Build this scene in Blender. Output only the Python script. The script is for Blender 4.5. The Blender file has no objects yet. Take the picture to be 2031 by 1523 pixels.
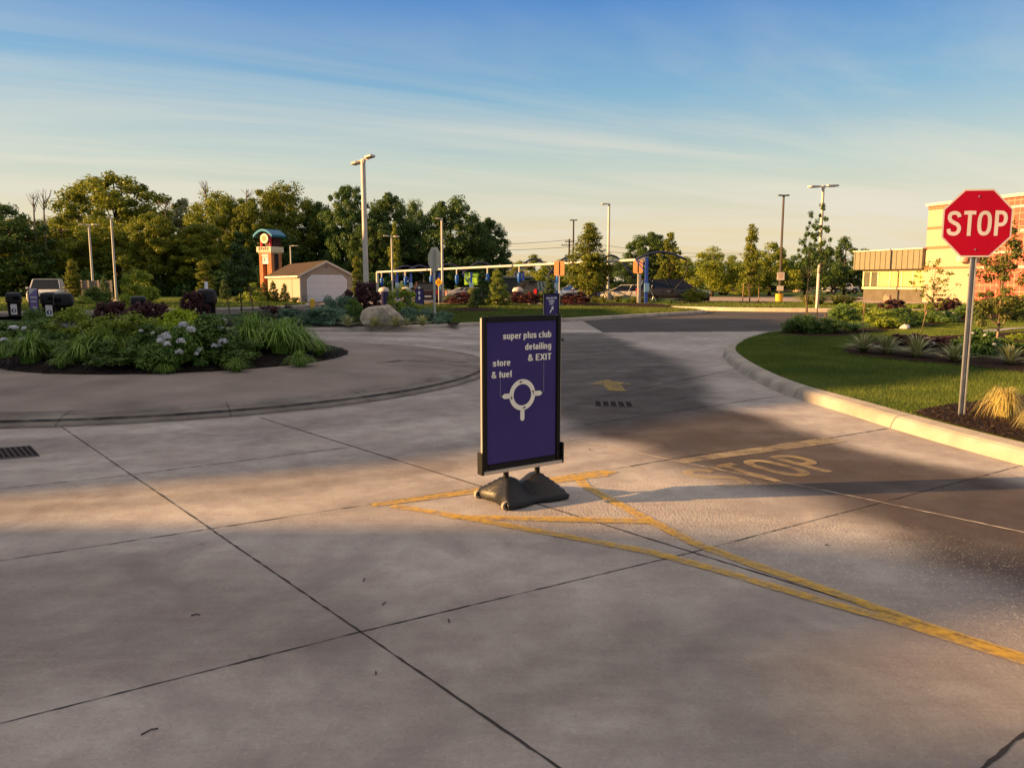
import bpy, bmesh, math, random
import numpy as np
from mathutils import Vector, Matrix
from mathutils.geometry import tessellate_polygon

random.seed(7)
R = math.radians
S = bpy.context.scene
COL = S.collection

# ------------------------------------------------------------------ camera, sky, sun, exposure
CAM_H, PITCH, FPX = 1.65, R(7.6), 1525.0
cam_d = bpy.data.cameras.new('camera')
cam_d.sensor_width = 36.0
cam_d.lens = FPX / 2031.0 * 36.0
cam_d.clip_start = 0.05
cam_d.clip_end = 6000
cam = bpy.data.objects.new('camera', cam_d)
cam.location = (0, 0, CAM_H)
cam.rotation_euler = (R(90) - PITCH, 0, 0)
COL.objects.link(cam)
S.camera = cam

SUN_DIR = Vector((-1.0, -0.11, 0.0)).normalized()      # towards the sun, on the ground
SUN_EL = R(14.0)
TAN_EL = math.tan(SUN_EL)
sun_d = bpy.data.lights.new('sun', 'SUN')
sun_d.energy = 5.0
sun_d.angle = R(0.55)
sun_d.color = (1.0, 0.57, 0.215)
sun = bpy.data.objects.new('sun', sun_d)
to_sun = Vector((SUN_DIR.x * math.cos(SUN_EL), SUN_DIR.y * math.cos(SUN_EL), math.sin(SUN_EL)))
sun.rotation_euler = to_sun.to_track_quat('Z', 'Y').to_euler()
sun.location = (-30, -5, 30)
COL.objects.link(sun)

world = bpy.data.worlds.new('World')
S.world = world
world.use_nodes = True
wn, wl = world.node_tree.nodes, world.node_tree.links
wn.clear()
w_out = wn.new('ShaderNodeOutputWorld')
w_bg = wn.new('ShaderNodeBackground')
w_bg.inputs['Strength'].default_value = 0.054
sky = wn.new('ShaderNodeTexSky')
sky.sky_type = 'NISHITA'
sky.sun_disc = False
sky.sun_elevation = SUN_EL
sky.sun_rotation = math.atan2(SUN_DIR.x, SUN_DIR.y)
sky.air_density = 1.0
sky.dust_density = 1.2
sky.ozone_density = 2.0
# thin high cirrus and the warm band above the horizon, laid out by sky direction
tc = wn.new('ShaderNodeTexCoord')
sep = wn.new('ShaderNodeSeparateXYZ')
wl.new(tc.outputs['Generated'], sep.inputs[0])
def wmath(op, a, b=None, c=None, clamp=False):
    n = wn.new('ShaderNodeMath'); n.operation = op; n.use_clamp = clamp
    for i, v in enumerate((a, b, c)):
        if v is None: continue
        if isinstance(v, (int, float)): n.inputs[i].default_value = v
        else: wl.new(v, n.inputs[i])
    return n.outputs[0]
ramp = wn.new('ShaderNodeValToRGB')
wl.new(sep.outputs['Z'], ramp.inputs[0])
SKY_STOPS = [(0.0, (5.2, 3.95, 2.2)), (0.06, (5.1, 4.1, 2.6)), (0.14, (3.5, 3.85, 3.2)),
             (0.22, (1.45, 2.75, 3.7)), (0.32, (0.34, 1.42, 3.6)), (0.42, (0.35, 1.2, 3.3)), (0.58, (5.2, 4.6, 4.0)), (1.0, (6.6, 5.6, 4.7))]  # top stops, above the view, made warm and bright to fill the shade
SC = 10.0
els = ramp.color_ramp.elements
while len(els) < len(SKY_STOPS): els.new(0.5)
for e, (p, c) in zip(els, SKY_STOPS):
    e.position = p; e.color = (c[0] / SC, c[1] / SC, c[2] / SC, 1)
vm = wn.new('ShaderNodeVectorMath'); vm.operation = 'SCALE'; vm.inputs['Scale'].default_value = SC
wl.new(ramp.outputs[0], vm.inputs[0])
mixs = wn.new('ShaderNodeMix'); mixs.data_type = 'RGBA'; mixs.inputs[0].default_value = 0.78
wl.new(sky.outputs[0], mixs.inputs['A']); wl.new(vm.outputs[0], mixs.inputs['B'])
# project direction on a cloud layer
inv = wmath('DIVIDE', 1.0, wmath('ADD', wmath('MAXIMUM', sep.outputs['Z'], 0.0), 0.06))
cx = wmath('MULTIPLY', sep.outputs['X'], inv); cy = wmath('MULTIPLY', sep.outputs['Y'], inv)
comb = wn.new('ShaderNodeCombineXYZ')
wl.new(wmath('ADD', wmath('MULTIPLY', cx, 0.26), wmath('MULTIPLY', cy, 0.16)), comb.inputs[0])
wl.new(wmath('ADD', wmath('MULTIPLY', cx, -0.42), wmath('MULTIPLY', cy, 0.9)), comb.inputs[1])
nz = wn.new('ShaderNodeTexNoise'); nz.inputs['Scale'].default_value = 0.75; nz.inputs['Detail'].default_value = 7
nz.inputs['Roughness'].default_value = 0.6; nz.inputs['Distortion'].default_value = 0.6
wl.new(comb.outputs[0], nz.inputs['Vector'])
cm = wmath('MULTIPLY', wmath('SUBTRACT', nz.outputs[0], 0.42, clamp=True), 3.8, clamp=True)
fade = wmath('MULTIPLY', wmath('SUBTRACT', 0.36, sep.outputs['Z'], clamp=True), 4.0, clamp=True)
cm = wmath('MULTIPLY', wmath('MULTIPLY', cm, fade), 0.85)
mixc = wn.new('ShaderNodeMix'); mixc.data_type = 'RGBA'
wl.new(cm, mixc.inputs[0]); wl.new(mixs.outputs['Result'], mixc.inputs['A'])
mixc.inputs['B'].default_value = (4.6, 4.3, 3.6, 1)
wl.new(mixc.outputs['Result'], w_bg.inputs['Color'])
wl.new(w_bg.outputs[0], w_out.inputs[0])

S.view_settings.view_transform = 'Standard'
S.view_settings.look = 'None'
S.view_settings.gamma = 1.0
S.view_settings.exposure = 1.72
S.cycles.max_bounces = 6
S.cycles.transparent_max_bounces = 8

# ------------------------------------------------------------------ placement helpers
def _ray(x, y):
    a, b = x - 1015.5, 761.5 - y
    return (a, FPX * math.cos(PITCH) + b * math.sin(PITCH), -FPX * math.sin(PITCH) + b * math.cos(PITCH))
def G(x, y, z=0.0):
    d = _ray(x, y); t = (z - CAM_H) / d[2]
    return Vector((d[0] * t, d[1] * t, z))
def D(x, y, Y):
    d = _ray(x, y); t = Y / d[1]
    return Vector((d[0] * t, Y, CAM_H + d[2] * t))

# ------------------------------------------------------------------ tagging
def tag(o, label=None, cat=None, group=None, kind=None):
    if label: o['label'] = label
    if cat: o['category'] = cat
    if group: o['group'] = group
    if kind: o['kind'] = kind
    return o
def empty(name, loc, label, cat, group=None, rz=0.0):
    o = bpy.data.objects.new(name, None)
    o.empty_display_size = 0.2
    o.location = loc; o.rotation_euler = (0, 0, rz)
    COL.objects.link(o)
    return tag(o, label, cat, group)
def copy_tree(o, parent=None):
    c = o.copy(); COL.objects.link(c); c.parent = parent
    for ch in list(o.children): copy_tree(ch, c)
    return c

# ------------------------------------------------------------------ materials
MATS = {}
def nd(m): return m.node_tree.nodes, m.node_tree.links
def mat(name, col, rough=0.6, metal=0.0, var=0.12, scale=3.0, bump=0.0, bscale=40.0, emit=None, estr=0.0, coord='Object', trans=0.0, spec=None, dirt=None, dscale=1.2, damt=0.5):
    if name in MATS: return MATS[name]
    m = bpy.data.materials.new(name); m.use_nodes = True
    n, l = nd(m); b = n['Principled BSDF']
    b.inputs['Roughness'].default_value = rough; b.inputs['Metallic'].default_value = metal
    b.inputs['Specular IOR Level'].default_value = spec if spec is not None else (0.06 if rough > 0.78 else 0.2)
    t = n.new('ShaderNodeTexCoord')
    ns = n.new('ShaderNodeTexNoise'); ns.inputs['Scale'].default_value = scale; ns.inputs['Detail'].default_value = 6
    l.new(t.outputs[coord], ns.inputs['Vector'])
    mr = n.new('ShaderNodeMapRange'); mr.inputs[1].default_value = 0.3; mr.inputs[2].default_value = 0.7
    mr.inputs[3].default_value = 1 - var; mr.inputs[4].default_value = 1 + var
    l.new(ns.outputs[0], mr.inputs[0])
    hv = n.new('ShaderNodeVectorMath'); hv.operation = 'SCALE'; hv.inputs[0].default_value = col[:3]
    l.new(mr.outputs[0], hv.inputs['Scale'])
    last = hv.outputs[0]
    if dirt:
        n2 = n.new('ShaderNodeTexNoise'); n2.inputs['Scale'].default_value = dscale; n2.inputs['Detail'].default_value = 8
        l.new(t.outputs[coord], n2.inputs['Vector'])
        m2 = n.new('ShaderNodeMapRange'); m2.inputs[1].default_value = 0.45; m2.inputs[2].default_value = 0.75; m2.inputs[4].default_value = damt
        l.new(n2.outputs[0], m2.inputs[0])
        mx = n.new('ShaderNodeMix'); mx.data_type = 'RGBA'
        l.new(m2.outputs[0], mx.inputs[0]); l.new(last, mx.inputs['A']); mx.inputs['B'].default_value = (*dirt, 1)
        last = mx.outputs['Result']
    l.new(last, b.inputs['Base Color'])
    if bump:
        n3 = n.new('ShaderNodeTexNoise'); n3.inputs['Scale'].default_value = bscale; n3.inputs['Detail'].default_value = 5
        l.new(t.outputs[coord], n3.inputs['Vector'])
        bp = n.new('ShaderNodeBump'); bp.inputs['Strength'].default_value = bump; bp.inputs['Distance'].default_value = 0.02
        l.new(n3.outputs[0], bp.inputs['Height']); l.new(bp.outputs[0], b.inputs['Normal'])
    if emit:
        b.inputs['Emission Color'].default_value = (*emit, 1); b.inputs['Emission Strength'].default_value = estr
    MATS[name] = m
    return m
def leafmat(name, c1, c2, trans=0.3, scale=0.8, rough=0.55):
    if name in MATS: return MATS[name]
    m = bpy.data.materials.new(name); m.use_nodes = True
    n, l = nd(m); b = n['Principled BSDF']; out = n['Material Output']
    b.inputs['Roughness'].default_value = rough; b.inputs['Specular IOR Level'].default_value = 0.25
    t = n.new('ShaderNodeTexCoord'); oi = n.new('ShaderNodeObjectInfo')
    ns = n.new('ShaderNodeTexNoise'); ns.inputs['Scale'].default_value = scale; ns.inputs['Detail'].default_value = 3
    l.new(t.outputs['Object'], ns.inputs['Vector'])
    wnz = n.new('ShaderNodeTexWhiteNoise'); geo = n.new('ShaderNodeNewGeometry')
    l.new(geo.outputs['Random Per Island'], wnz.inputs['Vector'])
    a = n.new('ShaderNodeMath'); a.operation = 'ADD'
    s1 = n.new('ShaderNodeMapRange'); s1.inputs[1].default_value = 0.3; s1.inputs[2].default_value = 0.7; s1.inputs[4].default_value = 0.6
    l.new(ns.outputs[0], s1.inputs[0])
    s2 = n.new('ShaderNodeMath'); s2.operation = 'MULTIPLY'; s2.inputs[1].default_value = 0.4
    l.new(geo.outputs['Random Per Island'], s2.inputs[0])
    l.new(s1.outputs[0], a.inputs[0]); l.new(s2.outputs[0], a.inputs[1])
    mx = n.new('ShaderNodeMix'); mx.data_type = 'RGBA'
    l.new(a.outputs[0], mx.inputs[0]); mx.inputs['A'].default_value = (*c1, 1); mx.inputs['B'].default_value = (*c2, 1)
    hs = n.new('ShaderNodeHueSaturation')
    mr = n.new('ShaderNodeMapRange'); mr.inputs[3].default_value = 0.8; mr.inputs[4].default_value = 1.2
    l.new(oi.outputs['Random'], mr.inputs[0]); l.new(mr.outputs[0], hs.inputs['Value'])
    l.new(mx.outputs['Result'], hs.inputs['Color'])
    l.new(hs.outputs[0], b.inputs['Base Color'])
    tr = n.new('ShaderNodeBsdfTranslucent'); l.new(hs.outputs[0], tr.inputs[0])
    ms = n.new('ShaderNodeMixShader'); ms.inputs[0].default_value = trans
    l.new(b.outputs[0], ms.inputs[1]); l.new(tr.outputs[0], ms.inputs[2]); l.new(ms.outputs[0], out.inputs[0])
    MATS[name] = m
    return m

# ------------------------------------------------------------------ mesh builder
class MB:
    def __init__(s): s.v, s.f, s.m = [], [], []
    def add(s, vs, fs, mi=0):
        k = len(s.v); s.v += [tuple(p) for p in vs]
        s.f += [tuple(i + k for i in f) for f in fs]; s.m += [mi] * len(fs)
        return s
    def box(s, c, d, mi=0, rz=0.0, taper=1.0):
        hx, hy, hz = d[0] / 2, d[1] / 2, d[2] / 2
        cs, sn = math.cos(rz), math.sin(rz); vs = []
        for z, t in ((-hz, 1), (hz, taper)):
            for x, y in ((-hx, -hy), (hx, -hy), (hx, hy), (-hx, hy)):
                x *= t; y *= t
                vs.append((c[0] + x * cs - y * sn, c[1] + x * sn + y * cs, c[2] + z))
        return s.add(vs, [(0, 3, 2, 1), (4, 5, 6, 7), (0, 1, 5, 4), (1, 2, 6, 5), (2, 3, 7, 6), (3, 0, 4, 7)], mi)
    def tube(s, pts, rad, n=8, mi=0, cap=True):
        pts = [Vector(p) for p in pts]
        if not isinstance(rad, (list, tuple)): rad = [rad] * len(pts)
        vs, fs = [], []
        up = None
        for i, p in enumerate(pts):
            a = pts[max(i - 1, 0)]; b = pts[min(i + 1, len(pts) - 1)]
            t = (b - a).normalized()
            if up is None:
                up = Vector((0, 0, 1)) if abs(t.z) < 0.9 else Vector((1, 0, 0))
            u = (up - t * up.dot(t)).normalized(); w = t.cross(u); up = u
            for k in range(n):
                an = 2 * math.pi * k / n
                vs.append(p + (u * math.cos(an) + w * math.sin(an)) * rad[i])
        for i in range(len(pts) - 1):
            for k in range(n):
                a = i * n + k; b = i * n + (k + 1) % n
                fs.append((a, b, b + n, a + n))
        if cap:
            fs.append(tuple(reversed(range(n)))); fs.append(tuple(range((len(pts) - 1) * n, len(pts) * n)))
        return s.add(vs, fs, mi)
    def prism(s, poly, z0, z1, mi=0, axis='z'):
        """extrude a 2-D polygon; axis 'z': xy polygon, 'y': xz polygon extruded along y"""
        n = len(poly)
        if axis == 'z': vs = [(x, y, z0) for x, y in poly] + [(x, y, z1) for x, y in poly]
        elif axis == 'y': vs = [(x, z0, z) for x, z in poly] + [(x, z1, z) for x, z in poly]
        else: vs = [(z0, y, z) for y, z in poly] + [(z1, y, z) for y, z in poly]
        tris = tessellate_polygon([[Vector((p[0], p[1], 0)) for p in poly]])
        fs = [tuple(t) for t in tris] + [tuple(i + n for i in reversed(t)) for t in tris]
        fs += [(i, (i + 1) % n, (i + 1) % n + n, i + n) for i in range(n)]
        return s.add(vs, fs, mi)
    def lathe(s, prof, n=20, mi=0, c=(0, 0, 0), sq=1.0):
        vs, fs = [], []
        for r, z in prof:
            for k in range(n):
                a = 2 * math.pi * k / n
                vs.append((c[0] + r * math.cos(a), c[1] + r * math.sin(a) * sq, c[2] + z))
        for i in range(len(prof) - 1):
            for k in range(n):
                a = i * n + k; b = i * n + (k + 1) % n
                fs.append((a, b, b + n, a + n))
        fs.append(tuple(reversed(range(n)))); fs.append(tuple(range((len(prof) - 1) * n, len(prof) * n)))
        return s.add(vs, fs, mi)
    def quad(s, a, b, c, d, mi=0): return s.add([a, b, c, d], [(0, 1, 2, 3)], mi)
    def build(s, name, mats, parent=None, loc=None, smooth=False, bevel=0.0, rz=0.0):
        me = bpy.data.meshes.new(name); me.from_pydata(s.v, [], s.f)
        if not isinstance(mats, (list, tuple)): mats = [mats]
        for m in mats: me.materials.append(m)
        me.polygons.foreach_set('material_index', s.m)
        bm = bmesh.new(); bm.from_mesh(me)
        bmesh.ops.recalc_face_normals(bm, faces=bm.faces)
        if bevel:
            bmesh.ops.remove_doubles(bm, verts=bm.verts, dist=1e-5)
            es = [e for e in bm.edges if len(e.link_faces) == 2 and e.calc_face_angle(0) > 0.5]
            bmesh.ops.bevel(bm, geom=es, offset=bevel, segments=2, affect='EDGES', clamp_overlap=True)
        bm.to_mesh(me); bm.free()
        if smooth:
            me.polygons.foreach_set('use_smooth', [True] * len(me.polygons))
            if bevel or smooth == 'auto':
                me.set_sharp_from_angle(angle=R(40))
        o = bpy.data.objects.new(name, me); COL.objects.link(o)
        if parent: o.parent = parent
        if loc is not None: o.location = loc
        o.rotation_euler = (0, 0, rz)
        return o

def np_mesh(name, V, F, m, parent=None, loc=None, smooth=False):
    """V (n,3) array, F (k, sides) array"""
    me = bpy.data.meshes.new(name)
    V = np.asarray(V, dtype=np.float32); F = np.asarray(F, dtype=np.int32)
    k, sides = F.shape
    me.vertices.add(len(V)); me.vertices.foreach_set('co', V.ravel())
    me.loops.add(k * sides); me.loops.foreach_set('vertex_index', F.ravel())
    me.polygons.add(k)
    me.polygons.foreach_set('loop_start', np.arange(0, k * sides, sides, dtype=np.int32))
    me.polygons.foreach_set('loop_total', np.full(k, sides, dtype=np.int32))
    if smooth: me.polygons.foreach_set('use_smooth', np.ones(k, dtype=bool))
    for q in (m if isinstance(m, (list, tuple)) else [m]): me.materials.append(q)
    me.update(); me.validate()
    if name is None: return me
    o = bpy.data.objects.new(name, me); COL.objects.link(o)
    if parent: o.parent = parent
    if loc is not None: o.location = loc
    return o
def addobj(name, me, parent=None, loc=(0, 0, 0)):
    o = bpy.data.objects.new(name, me); COL.objects.link(o); o.parent = parent; o.location = loc
    return o

def catmull(pts, closed=False, step=0.35):
    pts = [Vector((p[0], p[1], 0)) for p in pts]; n = len(pts); out = []
    rng = range(n if closed else n - 1)
    for i in rng:
        g = lambda k: pts[k % n] if closed else pts[min(max(k, 0), n - 1)]
        p0, p1, p2, p3 = g(i - 1), g(i), g(i + 1), g(i + 2)
        m = max(2, int((p2 - p1).length / step))
        for j in range(m):
            t = j / m
            out.append(0.5 * ((2 * p1) + (p2 - p0) * t + (2 * p0 - 5 * p1 + 4 * p2 - p3) * t * t + (-p0 + 3 * p1 - 3 * p2 + p3) * t ** 3))
    if not closed: out.append(pts[-1])
    return out
def inpoly(X, Y, poly):
    X = np.asarray(X); Y = np.asarray(Y); ins = np.zeros(X.shape, bool)
    n = len(poly); j = n - 1
    for i in range(n):
        xi, yi, xj, yj = poly[i][0], poly[i][1], poly[j][0], poly[j][1]
        c = ((yi > Y) != (yj > Y)) & (X < (xj - xi) * (Y - yi) / ((yj - yi) or 1e-9) + xi)
        ins ^= c; j = i
    return ins
def kerb(name, path, prof, mats, closed=False, joint=2.4):
    """path: outer line, the island lies to its LEFT; prof: (inset, z)"""
    P = path; n = len(P); mb = MB(); L = len(prof)
    nor = []
    for i in range(n):
        a = P[(i - 1) % n] if closed else P[max(i - 1, 0)]; b = P[(i + 1) % n] if closed else P[min(i + 1, n - 1)]
        t = (b - a).normalized(); nor.append(Vector((-t.y, t.x, 0)))
    vs = [(P[i].x + nor[i].x * d, P[i].y + nor[i].y * d, z) for i in range(n) for d, z in prof]
    fs = []
    for i in range(n if closed else n - 1):
        j = (i + 1) % n
        for k in range(L - 1): fs.append((i * L + k, j * L + k, j * L + k + 1, i * L + k + 1))
    mb.add(vs, fs, 0)
    acc = 0; nxt = joint * 0.5
    for i in range(n - 1):
        seg = (P[i + 1] - P[i]).length
        while acc + seg > nxt:
            t = (nxt - acc) / seg; c = P[i].lerp(P[i + 1], t); nn = nor[i]; tt = Vector((nn.y, -nn.x, 0)) * 0.0035
            vv = []
            for d, z in prof[:-1]:
                for sgn in (-1, 1):
                    vv.append((c.x + nn.x * (d - 0.003) + tt.x * sgn, c.y + nn.y * (d - 0.003) + tt.y * sgn, z + 0.003))
            mb.add(vv, [(2 * q, 2 * q + 1, 2 * q + 3, 2 * q + 2) for q in range(len(prof) - 2)], 1)
            nxt += joint
        acc += seg
    o = mb.build(name, mats, smooth=False)
    return tag(o, kind='structure')
def sheet(name, poly, z, m, kind='structure', dome=0.0, grid=0.6):
    """a flat (or slightly domed) ground sheet filling a polygon"""
    bm = bmesh.new()
    vs = [bm.verts.new((p[0], p[1], z)) for p in poly]
    f = bm.faces.new(vs)
    bmesh.ops.triangulate(bm, faces=[f])
    me = bpy.data.meshes.new(name); bmesh.ops.recalc_face_normals(bm, faces=bm.faces)
    for f in bm.faces:
        if f.normal.z < 0: f.normal_flip()
    bm.to_mesh(me); bm.free(); me.materials.append(m)
    o = bpy.data.objects.new(name, me); COL.objects.link(o)
    return tag(o, kind=kind)

# ------------------------------------------------------------------ foliage generators
def leaf_quads(rng, C, N, size, ratio=0.55):
    n = len(C)
    N = N / (np.linalg.norm(N, axis=1, keepdims=True) + 1e-9)
    r = rng.normal(size=(n, 3)); T = np.cross(N, r); T /= np.linalg.norm(T, axis=1, keepdims=True) + 1e-9
    B = np.cross(N, T)
    s = (size * rng.uniform(0.6, 1.35, n))[:, None]
    V = np.empty((n, 4, 3)); V[:, 0] = C - T * s * 0.5; V[:, 1] = C + B * s * ratio * 0.5; V[:, 2] = C + T * s * 0.5 + N * s * 0.1; V[:, 3] = C - B * s * ratio * 0.5
    return V.reshape(-1, 3), np.arange(n * 4).reshape(-1, 4)
def crown(seed, prof, H, W, z0, ncl, nleaf, leaf, cr, m, ratio=0.6, fill=0.45, name='crown', lump=0.25):
    """clumps of leaves spread through an uneven envelope; prof(t) = relative radius at relative height t"""
    rng = np.random.default_rng(seed)
    t = rng.uniform(0, 1, ncl * 6); rr = np.array([prof(q) for q in t])
    keep = rng.uniform(0, 1, len(t)) < np.maximum(rr, 0.12); t = t[keep][:ncl]; rr = rr[keep][:ncl]; n = len(t)
    th = rng.uniform(0, 2 * math.pi, n)
    ph = rng.uniform(0, 6.28, 3)
    lumpf = 1 + lump * (np.sin(2 * th + ph[0] + 3 * t) * 0.5 + np.sin(3 * th + ph[1] - 5 * t) * 0.5)
    rad = rr * W / 2 * lumpf * rng.uniform(0, 1, n) ** fill
    C = np.stack([rad * np.cos(th), rad * np.sin(th), z0 + t * H + rng.normal(0, 0.02 * H, n)], 1)
    crr = cr * rng.uniform(0.55, 1.35, n)
    k = max(1, nleaf // n)
    d = rng.normal(size=(n, k, 3)); d /= np.linalg.norm(d, axis=2, keepdims=True)
    q = rng.uniform(0, 1, (n, k, 1)) ** 0.45
    P = C[:, None] + d * q * crr[:, None, None] * np.array([1, 1, 0.75])
    Nn = d * 0.7 + rng.normal(size=d.shape) * 0.45 + np.array([0, 0, 0.25])
    V, F = leaf_quads(rng, P.reshape(-1, 3), Nn.reshape(-1, 3), leaf, ratio)
    o = np_mesh(name, V, F, m)
    return o, C
def blades(rng, n, h, out, w, r0, segs=5, droop=0.6, base=(0, 0, 0), up=0.0, jitter=0.25):
    """arching strap leaves"""
    th = rng.uniform(0, 2 * math.pi, n); L = h * rng.uniform(0.6, 1.1, n); o = out * rng.uniform(0.3, 1.15, n)
    b = np.stack([np.cos(th), np.sin(th)], 1) * (r0 * rng.uniform(0, 1, n))[:, None]
    dirn = th + rng.normal(0, jitter, n)
    V = np.empty((n, segs + 1, 2, 3))
    for i in range(segs + 1):
        t = i / segs
        rad = o * t ** 1.25
        z = L * (1.0 * t * (1.6 - t * (0.6 + droop))) + up
        x = b[:, 0] + np.cos(dirn) * rad; y = b[:, 1] + np.sin(dirn) * rad
        ww = w * (1 - t ** 2.2) * 0.5 + w * 0.04
        V[:, i, 0] = np.stack([x - np.sin(dirn) * ww, y + np.cos(dirn) * ww, z], 1)
        V[:, i, 1] = np.stack([x + np.sin(dirn) * ww, y - np.cos(dirn) * ww, z], 1)
    V += np.array(base)
    idx = np.arange(n)[:, None] * (segs + 1) * 2
    F = []
    for i in range(segs):
        a = idx + i * 2
        F.append(np.concatenate([a, a + 1, a + 3, a + 2], 1))
    return V.reshape(-1, 3), np.concatenate(F, 0)
def join(parts):
    Vs, Fs, k = [], [], 0
    for V, F in parts: Vs.append(V); Fs.append(F + k); k += len(V)
    return np.concatenate(Vs), np.concatenate(Fs)
def trunk_mb(rng, h, r, tips, lean=0.0, nb=10, start=0.35, mb=None):
    mb = mb or MB()
    pts = [(0, 0, -0.1)]; x = y = 0
    for i in range(1, 8):
        x += rng.uniform(-1, 1) * h * 0.008 + lean * h / 8; y += rng.uniform(-1, 1) * h * 0.008
        pts.append((x, y, h * i / 7))
    mb.tube(pts, [r * (1.25 if i == 0 else 1 - 0.85 * i / 7) for i in range(8)], 7)
    if len(tips):
        for k in range(min(nb, len(tips))):
            tp = tips[rng.integers(len(tips))]
            f = min(0.9, max(start, start + (tp[2] / h - start) * 0.55 - 0.05)); i = f * 7; a = int(i); q = i - a
            s = Vector(pts[a]).lerp(Vector(pts[min(a + 1, 7)]), q); e = Vector(tp)
            mid = s.lerp(e, 0.5) + Vector((0, 0, -0.04 * h)); rr = r * (1 - 0.85 * f) * 0.6
            mb.tube([s, mid, e], [rr, rr * 0.6, rr * 0.15], 5)
    return mb
def text_mesh(name, txt, size, m, parent=None, loc=(0, 0, 0), rot=(0, 0, 0), align='CENTER', sx=1.0, bold=0.0, ext=0.0, spacing=1.0, shear=0.0):
    cu = bpy.data.curves.new(name, 'FONT'); cu.body = txt; cu.size = size; cu.align_x = align
    cu.offset = bold; cu.extrude = ext; cu.space_character = spacing; cu.shear = shear
    cu.resolution_u = 4
    tmp = bpy.data.objects.new(name, cu); COL.objects.link(tmp)
    dg = bpy.context.evaluated_depsgraph_get(); dg.update()
    me = bpy.data.meshes.new_from_object(tmp.evaluated_get(dg))
    bpy.data.objects.remove(tmp); bpy.data.curves.remove(cu)
    for v in me.vertices: v.co.x *= sx
    me.materials.clear(); me.materials.append(m)
    o = bpy.data.objects.new(name, me); COL.objects.link(o)
    o.parent = parent; o.location = loc; o.rotation_euler = rot
    return o

# ------------------------------------------------------------------ lettering drawn as strokes (condensed bold grotesque)
def _arc(cx, cy, rx, ry, a0, a1, n=14, p=2.6):
    out = []
    for i in range(n + 1):
        a = R(a0 + (a1 - a0) * i / n); c, s = math.cos(a), math.sin(a)
        out.append((cx + rx * math.copysign(abs(c) ** (2 / p), c), cy + ry * math.copysign(abs(s) ** (2 / p), s)))
    return out
def _sm(pts, k=5):
    out = []; n = len(pts)
    for i in range(n - 1):
        p0, p1, p2, p3 = pts[max(i - 1, 0)], pts[i], pts[i + 1], pts[min(i + 2, n - 1)]
        for j in range(k):
            t = j / k
            out.append(tuple(0.5 * ((2 * b) + (c - a) * t + (2 * a - 5 * b + 4 * c - d) * t * t + (-a + 3 * b - 3 * c + d) * t ** 3) for a, b, c, d in zip(p0, p1, p2, p3)))
    return out + [pts[-1]]
_bowl = lambda a0, a1: _arc(.30, .5, .215, .385, a0, a1)
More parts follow.
